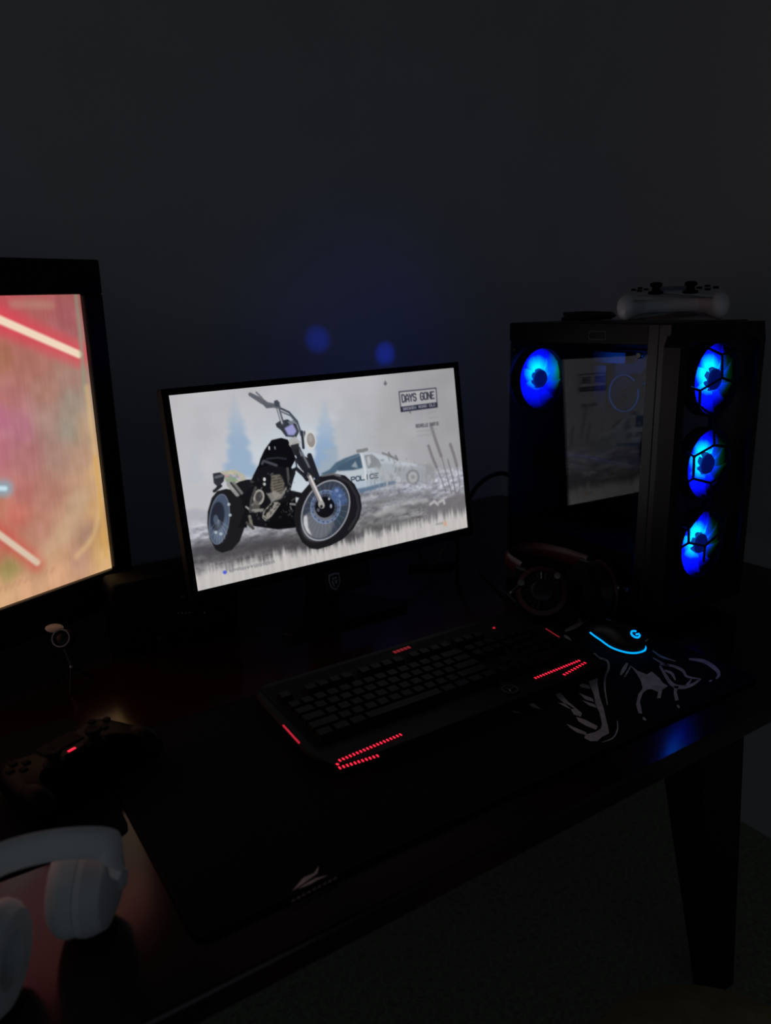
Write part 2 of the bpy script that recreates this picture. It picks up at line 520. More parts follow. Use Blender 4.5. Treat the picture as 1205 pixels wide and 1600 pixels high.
def t5(x, y):        # traced positions on the mat surface
    p = on_z((760 + x / 2.708, 860 + y / 2.708), DZ + MT)
    return ml(p[0], p[1], MT + 0.0004)
def brush(pts, w):
    """brush-stroke outline around a traced line (width in the same units)"""
    P = np.array(smooth_path(pts, 5), float)
    T = np.gradient(P, axis=0); T /= np.linalg.norm(T, axis=1)[:, None] + 1e-9
    N_ = np.stack([-T[:, 1], T[:, 0]], 1)
    k = np.linspace(0, 1, len(P)); ww = w * (0.35 + 0.65 * np.sin(np.pi * np.clip(k * 0.9 + .08, 0, 1))) / 2
    L = P + N_ * ww[:, None]; Rr = P - N_ * ww[:, None]
    return L, Rr
art = B()
def art_poly(pts):
    v = [art.bm.verts.new(t5(*p)) for p in pts]
    bmesh.ops.triangulate(art.bm, faces=[art.bm.faces.new(v)])
def art_stroke(pts, w):
    L, Rr = brush(pts, w)
    a = [art.bm.verts.new(t5(*p)) for p in L]; b = [art.bm.verts.new(t5(*p)) for p in Rr]
    for i in range(len(a) - 1):
        art.bm.faces.new((a[i], a[i + 1], b[i + 1], b[i]))
for pl in (
    [(455,478),(475,482),(478,520),(470,560),(480,620),(497,670),(508,720),(515,745),(520,775),(490,790),(470,808),(440,808),(415,795),(420,780),(460,770),(485,755),(490,735),(480,690),(462,650),(455,610),(440,575),(428,540),(432,505)],
    [(340,735),(385,755),(425,772),(420,782),(385,772),(355,752)],
    [(380,705),(420,718),(472,745),(465,760),(420,742),(390,724)],
    [(285,592),(310,598),(345,640),(370,660),(405,690),(400,705),(370,695),(355,668),(320,640),(300,622)],
    [(300,645),(340,650),(375,672),(350,670)],
    [(375,555),(435,572),(440,586),(405,582)],
    [(390,603),(450,628),(456,642),(420,632)],
    [(405,635),(460,653),(466,667),(435,657)],
    [(158,640),(190,640),(232,673),(200,666)],
    [(82,669),(152,691),(120,687)],
    [(608,486),(640,510),(680,526),(700,513),(732,540),(748,562),(770,575),(745,590),(738,626),(723,626),(728,600),(700,588),(680,590),(662,605),(650,640),(660,692),(645,690),(634,655),(643,610),(662,585),(653,550),(635,520)],
    [(795,575),(815,575),(806,600),(815,635),(799,637),(793,605)],
    [(385,300),(400,272),(430,262),(470,285),(440,292),(420,305)],
):
    art_poly(pl)
for pts, w in (
    ([(485,464),(512,468),(518,500),(504,535),(502,585),(513,655)], 10),
    ([(555,722),(555,760),(535,795),(490,813)], 6),
    ([(735,490),(765,540),(790,570),(830,580),(870,570),(908,545)], 17),
    ([(735,482),(790,490),(832,510),(850,535),(905,545)], 12),
    ([(755,508),(785,522),(800,550)], 12),
    ([(840,575),(858,560),(868,545)], 9),
    ([(808,655),(818,668)], 10), ([(662,708),(676,720)], 11),
    ([(703,424),(740,450),(802,470)], 9), ([(705,455),(745,478),(775,490)], 8),
    ([(858,460),(920,470),(968,500),(985,525),(972,545)], 17), ([(942,556),(956,550)], 8),
    ([(597,478),(568,528)], 16), ([(612,490),(584,538)], 7),
    ([(333,342),(385,318),(420,292)], 18), ([(400,268),(460,262)], 8),
    ([(330,360),(360,388)], 15), ([(395,418),(420,424)], 7),
    ([(455,436),(475,458),(505,462)], 15), ([(685,376),(655,400)], 8),
    ([(500,290),(530,298)], 8),
):
    art_stroke(pts, w)
art.build('printed_artwork', M['print'], dm, smooth=False)
art = B()
def t7(x, y):
    p = on_z((x / 2.152, 1180 + y / 2.152), DZ + MT)
    return ml(p[0], p[1], MT + 0.0004)
for pl in ([(982,458),(1022,412),(1056,398),(1072,374),(1068,398),(1040,418),(1015,436)],
           [(1000,452),(1030,432),(1062,414),(1102,405),(1070,420),(1040,436)]):
    v = [art.bm.verts.new(t7(*p)) for p in pl]
    bmesh.ops.triangulate(art.bm, faces=[art.bm.faces.new(v)])
art.build('corner_logo', M['print'], dm, smooth=False)
art = B()
for k in range(9):
    x = 980 + 17.5 * k; y = 488 - 9.2 * k
    v = [art.bm.verts.new(t7(*p)) for p in ((x, y), (x + 12, y - 6), (x + 14, y + 2), (x + 2, y + 8))]
    art.bm.faces.new(v)
art.build('small_lettering', M['print_faint'], dm, smooth=False)

# ================================================================== monitor
def homography_pic(origin, ux, uy):
    """maps traced positions to picture uv on a display plane"""
    o = np.array(origin); a = np.array(ux); b = np.array(uy); n = np.cross(a, b)
    def f(p):
        r = ray(p); X = CAM + r * (((o - CAM) @ n) / (r @ n)) - o
        return ((X @ a) / (a @ a), (X @ b) / (b @ b))
    return f

R1 = np.array([0.99986, 0.0, 0.01662]); R2 = np.array([-0.01739, 0.12066, 0.99254])
SW, SH = 0.527, 0.2965
TL = np.array([0.3500, 1.1198, 1.1603])
NRM = np.cross(R1, R2); NRM /= np.linalg.norm(NRM)          # pointing at the wall? made to face the viewer below
if NRM[1] > 0:
    NRM = -NRM
uvm = homography_pic(TL, R1 * SW, -R2 * SH)
S5 = lambda x, y: uvm((300 + x / 4.0167, 600 + y / 4.0167))
S6 = lambda x, y: uvm((480 + x / 4.635, 580 + y / 4.635))
S2 = lambda x, y: uvm((280 + x / 6.025, 840 + y / 6.025))
S4 = lambda x, y: uvm((640 + x / 6.025, 780 + y / 6.025))

cv = Canvas(720, 405)
U, V = cv.U, cv.V
def mixc(a, b, t):
    t = np.clip(t, 0, 1)[..., None]
    return np.array(a, float) * (1 - t) + np.array(b, float) * t
def sm(x, a, b):
    t = np.clip((x - a) / (b - a), 0, 1); return t * t * (3 - 2 * t)
sky = mixc((186, 184, 188), (196, 206, 216), np.exp(-((U - .38) / .22) ** 2 - ((V - .45) / .3) ** 2) * 1.1)
sky = sky * (1 - (sm(U, .5, .95) * .16)[..., None]) + np.array([0, 0, 0])
sky += ((cv.noise((9, 6), 1) - .5) * 10 + (cv.noise((24, 14), 2) - .5) * 6)[..., None]
cv.im = sky
def spruce(cx, top, bot, half, c, amax, fn, seed, tilt=0):
    r = np.random.default_rng(seed); Lp, Rp = [], []
    n = 22
    for k in range(n + 1):
        t = k / n; y = top + (bot - top) * t
        w = half * (0.06 + t ** 0.8) * (1.0 if k % 2 else 0.72) * r.uniform(.68, 1.2)
        xx = cx + tilt * t
        Lp.append((xx - w, y)); Rp.append((xx + w * r.uniform(.85, 1.1), y + 6))
    pts = [fn(*p) for p in Lp] + [fn(*p) for p in Rp[::-1]]
    before = cv.im.copy()
    cv.poly(pts, c, amax, 4)
    v0 = fn(cx, top)[1]; v1 = fn(cx, bot)[1]
    k = (0.16 + .84 * sm(V, v0, v0 + (v1 - v0) * .65))[..., None]
    cv.im = before * (1 - k) + cv.im * k
spruce(262, 60, 580, 118, (142, 168, 196), .85, S5, 3, 50)
spruce(630, 40, 500, 90, (178, 188, 200), .55, S5, 4)
spruce(830, 90, 690, 125, (128, 158, 192), .85, S5, 5, 25)
spruce(1010, -40, 640, 260, (168, 172, 176), .55, S5, 6)
spruce(600, -60, 560, 190, (160, 160, 160), .35, S6, 7, 40)
spruce(20, 250, 620, 60, (176, 184, 196), .4, S5, 8)
# ground
hz = 0.63 - 0.03 * U + .02 * (cv.noise((20, 1), 9) - .5)
g = sm(V, hz - .03, hz + .07)
gr = mixc((150, 152, 162), (112, 110, 112), sm(V, .66, .88)) + ((cv.noise((40, 60), 10) - .5) * 55 + (cv.noise((120, 120), 12) - .5) * 40)[..., None]
gr = gr * (1 + .18 * sm(U, .55, 1.0))[..., None] + (sm(U, .5, .0) * 14 * (1 - sm(V, .7, .85)))[..., None]
cv.im = cv.im * (1 - g[..., None]) + gr * g[..., None]
# fog hill on the left
cv.poly([S5(-60, 800), S5(20, 780), S5(110, 800), S5(100, 850), S5(-40, 860)], (160, 160, 172), .6, 3)
for k in range(26):                                            # tracks and streaks on the ground
    x = rng.uniform(350, 1050); y = rng.uniform(880, 1090); w = rng.uniform(60, 200)
    cv.stroke([S6(x, y), S6(x + w, y - w * .14)], rng.uniform(2, 7), (rng.uniform(88, 178),) * 3, .35, 2)
for x0, y0, x1, y1, w, c in ((400, 1090, 900, 960, 16, 96), (420, 1150, 760, 1090, 22, 92), (560, 1000, 860, 930, 10, 175), (440, 960, 880, 880, 14, 108), (500, 1040, 700, 1010, 12, 180)):
    cv.stroke([S6(x0, y0), S6((x0 + x1) / 2, (y0 + y1) / 2 - 14), S6(x1, y1)], w, (c, c, c), .55, 4)
cv.stroke([S5(40, 1050), S5(250, 1040), S5(480, 1000), S5(760, 1010), S5(1010, 960)], 34, (66, 64, 68), .8, 10)
# police car
cv.poly([S6(*p) for p in ((110,745),(200,680),(270,630),(360,592),(480,588),(570,615),(645,650),(760,665),(860,690),(850,790),(640,800),(420,866),(340,872),(300,760))], (184, 192, 200), .95, 1)
cv.poly([S6(*p) for p in ((100,742),(160,712),(210,660),(270,630),(370,594),(385,606),(300,640),(235,700),(200,738),(130,760))], (64, 88, 108), .9, 1)
cv.poly([S6(*p) for p in ((212,705),(300,640),(384,608),(402,700),(330,716),(228,722))], (62, 84, 104), .95, 1)
cv.poly([S6(*p) for p in ((318,690),(350,650),(368,700))], (150, 162, 172), .9, 1)
cv.poly([S6(*p) for p in ((412,608),(470,600),(520,640),(540,690),(436,704))], (128, 132, 136), .9, 1)
cv.poly([S6(*p) for p in ((430,622),(452,612),(462,660),(440,690))], (182, 186, 188), .9, 1)
cv.stroke([S6(392,600), S6(420,720), S6(425,850)], 5, (206, 210, 214), .9)
cv.stroke([S6(366,578), S6(400,574), S6(430,566)], 8, (122, 122, 124), .9)
cv.poly([S6(*p) for p in ((345,850),(420,838),(560,800),(640,790),(640,812),(500,850),(390,884))], (74, 96, 122), .8, 2)
cv.poly([S6(*p) for p in ((320,850),(345,800),(560,770),(560,800),(360,850))], (170, 186, 202), .7, 1)
write(cv, 'POLICE', [S6(318,768), S6(512,738), S6(514,768), S6(322,800)], 2.6, (44, 58, 78), .9)
cv.poly([S6(*p) for p in ((480,690),(560,660),(650,670),(660,760),(600,800),(520,800))], (142, 146, 150), .45, 3)
for k in range(70):
    x, y = rng.uniform(480, 900), rng.uniform(640, 800)
    cv.stroke([S6(x, y), S6(x + rng.uniform(-18, 18), y + rng.uniform(-30, 40))], rng.uniform(1.5, 5), (rng.uniform(105, 190),) * 3, .45, 1.2)
cv.poly([S6(*p) for p in ((640,690),(760,690),(880,670),(930,720),(900,790),(800,800),(690,790),(650,750))], (128, 130, 132), .5, 3)
for rx, c in ((56, (118, 120, 122)), (40, (176, 178, 180)), (16, (128, 130, 132))):
    cv.poly([S6(765 + rx * .86 * math.cos(t), 765 + rx * math.sin(t)) for t in np.linspace(0, 6.283, 24)[:-1]], c, .8, 1)
for pts in (((545, 592), (600, 612), (655, 640)), ((590, 590), (606, 620)), ((640, 612), (652, 640))):
    cv.stroke([S6(*p) for p in pts], 5, (112, 114, 116), .8, 1)
for k in range(40):                                            # tree-trunk wisps and verge
    x = rng.uniform(420, 1000); cv.stroke([S6(x, rng.uniform(700, 790)), S6(x + rng.uniform(-10, 10), rng.uniform(790, 860))], rng.uniform(2, 6), (rng.uniform(120, 180),) * 3, .35, 1.5)
# grass and stump
for pts, w in ((((898,400),(930,500),(968,610)), 9), (((968,600),(1000,720),(1045,880)), 3), (((878,540),(905,620),(935,690)), 8),
               (((935,690),(970,780),(1005,870)), 3), (((1036,530),(1060,600),(1082,680)), 9), (((1082,680),(1100,780),(1105,860)), 3),
               (((1018,640),(1050,760),(1075,880)), 4)):
    cv.stroke([S6(*p) for p in pts], w, (112, 108, 112), .75, 1.2)
cv.poly([S6(*p) for p in ((872,980),(905,930),(1000,925),(1085,880),(1180,890),(1180,1080),(1000,1095),(880,1075))], (112, 108, 112), .9, 3)
for pts in (((890, 962), (920, 940), (945, 962)), ((955, 945), (985, 930), (992, 955))):
    cv.stroke([S6(*p) for p in pts], 7, (205, 202, 202), .7, 2)
# white torn fringe along the bottom
edge = 0.925 + 0.03 * (cv.noise((60, 1), 21) - .5) + .04 * (cv.noise((200, 1), 22) - .5) - 0.02 * sm(U, .6, 1)
fr = sm(V, edge - .05, edge + .02)
fc = np.array([196., 192., 190.]) + ((cv.noise((160, 3), 23) - .5) * 16)[..., None]
cv.im = cv.im * (1 - fr[..., None] * .96) + fc * fr[..., None] * .96
# ---- motorcycle
def P5(pts, c, a=1.0, blur=0): cv.poly([S5(*p) for p in pts], c, a, blur)
def L5(pts, w, c, a=1.0, soft=.7): cv.stroke([S5(*p) for p in pts], w, c, a, soft)
def E5(cx, cy, rx, ry, rot, c, a=1.0, blur=0):
    k = math.radians(rot)
    P5([(cx + rx * math.cos(t) * math.cos(k) - ry * math.sin(t) * math.sin(k),
         cy + rx * math.cos(t) * math.sin(k) + ry * math.sin(t) * math.cos(k)) for t in np.linspace(0, 6.283, 48)[:-1]], c, a, blur)
def ring5(cx, cy, rx, ry, rot, w, c, a=1.0, t0=0, t1=6.283):
    k = math.radians(rot)
    L5([(cx + rx * math.cos(t) * math.cos(k) - ry * math.sin(t) * math.sin(k),
         cy + rx * math.cos(t) * math.sin(k) + ry * math.sin(t) * math.cos(k)) for t in np.linspace(t0, t1, 40)], w, c, a)
DK = (20, 19, 24)
# rear wheel
P5([(160,672),(215,658),(270,668),(320,720),(338,800),(330,900),(300,985),(250,1040),(190,1058),(150,1040),(112,970),(97,880),(100,800),(125,715)], (26, 25, 28))
E5(172, 848, 62, 158, 7, (72, 84, 104))
E5(178, 910, 40, 82, 8, (104, 116, 136), .55, 4)
E5(160, 830, 44, 92, 6, (34, 38, 50), .95, 1)
ring5(172, 848, 62, 158, 7, 2, (118, 128, 146), .8)
for k in range(9):
    t = math.radians(20 + k * 17)
    L5([(165, 850), (172 + 60 * math.cos(t), 848 + 152 * math.sin(t))], 1.2, (150, 160, 175), .6)
E5(150, 850, 16, 30, 0, (86, 98, 118), .8)
for p in ((232, 755), (240, 822), (150, 930), (182, 940)):
    E5(*p, 10, 10, 0, (178, 186, 196), .9)
# body masses
P5([(270,640),(380,610),(372,700),(350,800),(345,900),(290,900),(330,790),(300,700)], (17, 17, 20))
P5([(412,520),(450,470),(530,500),(620,520),(650,560),(610,660),(650,700),(650,900),(540,912),(400,892),(340,880),(335,760),(355,650),(385,575)], (17, 17, 21))
P5([(412,535),(430,470),(455,415),(500,352),(560,338),(602,350),(625,400),(652,470),(622,525),(560,520),(500,502),(445,520)], (9, 9, 13))
P5([(480,388),(490,392),(490,415),(480,412)], (200, 204, 212)); P5([(516,392),(524,390),(526,412),(518,410)], (150, 155, 166), .8)
L5([(470,470),(540,462),(590,470)], 4, (44, 46, 54), .9)
L5([(440,500),(450,482),(530,510)], 6, (74, 76, 84), .9)
# seat and tail
P5([(300,600),(370,600),(372,640),(330,690),(290,680),(250,640)], (22, 22, 26))
P5([(150,556),(205,545),(270,536),(325,565),(345,600),(300,612),(262,632),(215,610),(190,580)], (178, 174, 160))
P5([(205,575),(262,570),(288,606),(240,640),(214,612)], (134, 150, 128), .9, 1)
for k in range(12):
    x, y = rng.uniform(180, 320), rng.uniform(548, 612)
    L5([(x, y), (x + rng.uniform(8, 26), y + rng.uniform(4, 16))], 3, (rng.uniform(90, 225), rng.uniform(95, 220), rng.uniform(90, 200)), .7)
P5([(132,562),(176,555),(205,575),(200,610),(172,640),(152,678),(136,674),(158,640),(138,622)], (44, 46, 54))
L5([(150,585),(190,575)], 6, (96, 100, 108), .9); L5([(140,672),(182,640)], 6, (30, 32, 36))
L5([(232,628),(285,690)], 11, (152, 152, 150), .9); L5([(262,622),(312,684)], 7, (118, 118, 116), .9); L5([(245,620),(300,690)], 4, (40, 40, 40), .9)
# engine
P5([(500,572),(552,566),(582,625),(566,690),(520,724),(492,650)], (112, 106, 94), .95, 1)
for k in range(7):
    L5([(506 + k * 3, 590 + k * 18), (566, 580 + k * 17)], 3, (60, 56, 50), .8)
P5([(470,690),(520,670),(560,690),(590,640),(600,660),(560,720),(500,740)], (150, 146, 140), .8, 1)
E5(420, 712, 34, 50, 10, (122, 118, 112)); E5(420, 708, 20, 32, 10, (62, 60, 60)); ring5(420, 710, 30, 44, 10, 3, (166, 162, 156))
E5(400, 770, 26, 40, 0, (96, 92, 88), .8, 1)
P5([(446,800),(500,742),(540,738),(556,752),(500,830),(462,860),(440,840)], (140, 136, 128))
for k in range(3):
    L5([(458 + 18 * k, 818 - 20 * k), (472 + 18 * k, 790 - 20 * k)], 5, (28, 27, 28))
P5([(560,745),(640,722),(664,760),(650,895),(520,908),(452,884),(520,820)], (9, 9, 11))
L5([(618,752),(660,756)], 5, (150, 150, 150), .8); L5([(380,795),(445,790)], 7, (140, 138, 132), .9)
L5([(340,770),(365,790)], 4, (170, 170, 168), .9); L5([(362,830),(376,890)], 7, (128, 124, 112), .9); L5([(345,870),(385,905)], 6, (70, 68, 66))
E5(455, 598, 9, 12, 0, (206, 208, 210)); E5(455, 628, 9, 10, 0, (190, 192, 194))
L5([(400,650),(372,730),(366,800)], 6, (74, 72, 72), .9)
L5([(600,530),(610,640)], 6, (78, 78, 80), .9); L5([(640,540),(600,690)], 9, (24, 24, 28)); L5([(600,680),(690,700),(690,760)], 12, (20, 20, 24))
# engine clutter
for k in range(90):
    x, y = rng.uniform(370, 640), rng.uniform(560, 880)
    g_ = rng.choice([14, 26, 48, 84, 120, 150]); L5([(x, y), (x + rng.uniform(-16, 16), y + rng.uniform(-18, 18))], rng.uniform(1.2, 4), (g_, g_, g_ * 1.02), .55)
# front wheel
P5([(880,558),(960,574),(1020,628),(1055,700),(1065,770),(1050,840),(1010,910),(950,970),(870,1012),(790,1036),(740,1030),(690,990),(655,920),(640,840),(650,760),(690,680),(750,610),(820,570)], (24, 23, 26))
L5([(905,574),(985,618),(1034,700),(1046,775),(1030,840),(985,910)], 7, (48, 46, 50), .8)
L5([(815,575),(885,564),(930,575)], 5, (132, 134, 138), .7)
E5(838, 792, 198, 138, -64, (54, 60, 74)); E5(790, 880, 110, 92, -50, (112, 114, 120), .8, 4)
P5([(905,640),(960,680),(980,740),(930,770),(880,740),(860,680)], (74, 100, 148), .7, 2)
P5([(900,790),(975,770),(950,860),(900,880)], (48, 66, 78), .7, 2)
P5([(700,830),(722,820),(730,900),(752,950),(720,930),(696,880)], (206, 206, 208), .9, 1)
for k in range(26):
    t = math.radians(k * 360 / 26 + 5); r_ = rng.uniform(.93, 1)
    ex = 838 + (198 * math.cos(t) * math.cos(-1.117) - 138 * math.sin(t) * math.sin(-1.117)) * r_
    ey = 792 + (198 * math.cos(t) * math.sin(-1.117) + 138 * math.sin(t) * math.cos(-1.117)) * r_
    L5([(835, 772), (ex, ey)], 1.0, (150, 154, 162), .4)
ring5(838, 792, 198, 138, -64, 3.4, (176, 180, 188), .8); ring5(838, 792, 188, 128, -64, 2, (60, 62, 70), .7)
ring5(838, 770, 84, 96, 15, 9, (112, 132, 172), .55); ring5(838, 770, 92, 104, 15, 2, (140, 158, 194), .6)
for k in range(18):
    t = k * .349; E5(838 + 84 * math.cos(t), 770 + 96 * math.sin(t), 6, 6, 0, (52, 62, 84), .7)
P5([(880,660),(930,640),(950,690),(915,735),(875,715)], (66, 88, 134), .7, 2); E5(908, 668, 12, 12, 0, (140, 160, 196), .7, 1); E5(928, 700, 10, 10, 0, (140, 160, 196), .7, 1)
E5(834, 772, 60, 66, 15, (14, 14, 18)); E5(860, 720, 7, 8, 0, (170, 176, 190)); E5(872, 765, 7, 14, 0, (150, 156, 170)); E5(792, 790, 10, 12, 0, (80, 84, 96))
# forks and front end
L5([(648,385),(700,500),(742,585)], 17, (28, 28, 34)); L5([(738,450),(792,600)], 12, (32, 33, 40))
L5([(668,400),(716,520),(738,575)], 4, (126, 130, 140), .8)
L5([(735,580),(815,752)], 13, (88, 84, 86)); L5([(742,580),(818,745)], 6, (206, 200, 200)); L5([(728,585),(800,740)], 3, (150, 145, 146))
E5(812, 756, 20, 26, -20, (160, 156, 156)); E5(812, 768, 9, 10, 0, (40, 40, 42))
P5([(640,470),(700,450),(760,480),(790,560),(780,600),(740,560),(690,540)], (30, 31, 37), .95)
L5([(690,430),(735,520)], 5, (108, 112, 122), .9); L5([(655,530),(700,570),(722,600)], 8, (22, 22, 26)); L5([(650,470),(660,540),(720,590)], 3, (40, 42, 50))
P5([(525,250),(552,232),(600,222),(655,252),(672,300),(655,335),(590,330),(560,290),(532,270)], (52, 54, 62))
P5([(580,278),(632,248),(658,296),(640,322),(604,322)], (156, 156, 208), .95, 1); P5([(600,236),(640,226),(650,244),(612,254)], (120, 124, 136), .9)
P5([(612,345),(648,328),(682,365),(672,400),(632,410),(608,382)], (168, 168, 168), .95); P5([(618,385),(670,372),(676,440),(640,450)], (34, 35, 40), .95)
L5([(540,150),(570,250)], 8, (70, 74, 84)); L5([(538,150),(566,246)], 3, (190, 194, 200))
L5([(550,150),(610,178),(660,235),(690,325)], 4.5, (66, 72, 84)); L5([(556,172),(620,200),(668,260),(682,320)], 3, (86, 92, 104)); L5([(690,300),(700,400)], 6, (40, 42, 50))
L5([(366,66),(440,108),(470,128),(545,142)], [8, 12, 10, 9], (96, 98, 106)); L5([(405,54),(440,88)], 4, (112, 114, 122)); L5([(452,120),(470,142),(500,140)], 7, (88, 92, 100))
P5([(515,108),(535,100),(552,118),(548,146),(520,140)], (66, 70, 80))
L5([(706,300),(712,345)], 4, (60, 62, 70))
E5(743, 352, 36, 62, -8, (204, 204, 205)); E5(747, 352, 25, 45, -8, (142, 138, 134)); E5(742, 340, 14, 24, -8, (164, 160, 156), .8, 1)
# title block
def q6(a, b, c, d): return [S6(*a), S6(*b), S6(*c), S6(*d)]
TQ = [(665, 150), (932, 122), (942, 258), (680, 292)]
cv.poly(q6(*TQ), (178, 178, 180), .55)
cv.stroke(q6(*TQ) + [S6(*TQ[0])], 3.0, (62, 62, 76), .95)
cv.poly(q6((676, 258), (940, 224), (942, 258), (680, 294)), (38, 38, 54), .97)
write(cv, 'DAYS GONE', q6((684, 172), (916, 148), (920, 196), (690, 224)), 3.3, (52, 52, 64), .95)
write(cv, 'BROKEN ROAD DLC', q6((694, 266), (926, 234), (928, 250), (697, 282)), 1.5, (176, 176, 184), .8)
cv.poly([S6(*p) for p in ((735, 290), (752, 288), (748, 312))], (96, 96, 104), .8)
cv.poly([S6(*p) for p in ((566, 66), (580, 92), (566, 106), (552, 92))], (98, 98, 104), .9)
write(cv, 'NOUVELLE PARTIE', q6((786, 386), (950, 368), (952, 388), (788, 408)), 1.9, (78, 78, 84), .85)
for (x, y, w) in ((870, 300, 70), (880, 338, 70), (792, 436, 165), (800, 468, 150)):
    for k in range(int(w / 14)):
        cv.stroke([S6(x + k * 14, y - k * 1.6), S6(x + k * 14 + 9, y - k * 1.6 - 1)], 4, (140, 140, 142), .35, 1.2)
# hints at the bottom of the picture
cv.poly([S2(430 + 18 * math.cos(t), 325 + 18 * math.sin(t)) for t in np.linspace(0, 6.283, 20)[:-1]], (72, 86, 214), .95)
for k in range(26):
    x = 476 + k * 16.5; y = 312 - k * 3.4
    cv.stroke([S2(x, y - rng.uniform(8, 16)), S2(x + rng.uniform(0, 8), y + rng.uniform(4, 14))], 2, (86, 86, 94), .7)
cv.poly([S4(*p) for p in ((318, 210), (345, 200), (350, 245), (322, 250))], (206, 150, 118), .7, 1)
for k in range(6):
    cv.stroke([S4(245 + k * 12, 240 - k * 2), S4(250 + k * 12, 226 - k * 2)], 2, (104, 104, 108), .7)
for ch in range(3):
    cv.im[..., ch] = .45 * cv.im[..., ch] + .55 * cv._soft(cv.im[..., ch], 1)
cv.im = np.clip(cv.im, 6, 235)

mon = thing('monitor', 'thin-framed black desktop monitor showing a motorcycle game title screen', 'monitor', (0.617, 1.145, DZ))
mroot = np.array([0.617, 1.145, DZ])
def mframe(a, b, c):
    """a right, b down from the upper left corner of the picture, c out of the screen"""
    return Vector(TL + R1 * a - R2 * b + NRM * c - mroot)
def mbox(bld, a0, a1, b0, b1, c0, c1, bev=0.0):
    cen = mframe((a0 + a1) / 2, (b0 + b1) / 2, (c0 + c1) / 2)
    rot = Matrix((Vector(R1), Vector(-NRM), Vector(R2))).transposed().to_4x4()
    bld.box(cen, (abs(a1 - a0), abs(c1 - c0), abs(b1 - b0)), bev, 2, rot)
    return bld
b = B(); mbox(b, -0.011, SW + 0.011, -0.010, SH + 0.016, -0.022, -0.0008, 0.003); b.build('housing', M['bezel'], mon)
for a0, a1, b0, b1 in ((-0.011, SW + 0.011, -0.010, 0.0), (-0.011, SW + 0.011, SH, SH + 0.016), (-0.011, 0.0, 0.0, SH), (SW, SW + 0.011, 0.0, SH)):
    b = B(); mbox(b, a0, a1, b0, b1, -0.002, 0.0016, 0.0006); b.build('bezel', M['bezel'], mon)
display_mesh('screen', cv, mframe(0, 0, 0), R1 * SW, -R2 * SH, display('monitor_picture', 1.0), mon)
b = B(); mbox(b, 0.13, SW - 0.13, 0.06, SH - 0.03, -0.05, -0.02, 0.01); b.build('back_cover', M['plastic'], mon)
# stand
neck = B(); neck.box((0.0, 0.03, 0.15), (0.06, 0.022, 0.30), 0.004); neck.build('neck', M['plastic'], mon)
B().box((0.0, 0.004, 0.21), (0.05, 0.06, 0.05), 0.004).build('tilt_hinge', M['plastic'], mon)
base = B()
base.pillow([(-0.125, 0.085), (-0.03, 0.09), (-0.03, 0.09), (-0.11, -0.06), (-0.085, -0.075), (0.0, -0.01), (0.085, -0.075), (0.11, -0.06), (0.03, 0.09), (0.125, 0.085)][0:0] or
            [(0.115, -0.075), (0.125, -0.06), (0.05, 0.06), (0.03, 0.075), (-0.03, 0.075), (-0.05, 0.06), (-0.125, -0.06), (-0.115, -0.075)], [(0, 0.001), (0.002, 0), (0.009, 0), (0.011, 0.002)])
base.build('base', M['plastic'], mon)
tab = B(); mbox(tab, SW / 2 - 0.045, SW / 2 + 0.045, SH + 0.014, SH + 0.062, -0.016, -0.004, 0.004); tab.build('emblem_tab', M['plastic'], mon)
# shield emblem
em = B()
sh = [(-0.0105, 0.014), (0.0, 0.0155), (0.0105, 0.014), (0.011, 0.0), (0.008, -0.009), (0.0, -0.0155), (-0.008, -0.009), (-0.011, 0.0)]
ec = (SW / 2 - 0.027, SH + 0.040)
def sp(x, y, c): return mframe(ec[0] + x, ec[1] - y, c)
n = len(sh)
outer = [em.bm.verts.new(sp(x, y, -0.0036)) for x, y in sh]; inner = [em.bm.verts.new(sp(x * .8, y * .8, -0.0032)) for x, y in sh]
for i in range(n):
    em.bm.faces.new((outer[i], outer[(i + 1) % n], inner[(i + 1) % n], inner[i]))
for pts in (((-0.005, 0.007), (0.004, 0.008), (0.006, 0.005), (-0.003, 0.004)), ((-0.006, 0.002), (-0.003, 0.004), (-0.001, -0.009), (-0.003, -0.008)), ((0.0, 0.002), (0.006, 0.003), (0.004, -0.004), (0.001, -0.003))):
    em.flat([sp(x, y, -0.0034) for x, y in pts])
em.build('shield_emblem', M['emblem'], mon, smooth=False)

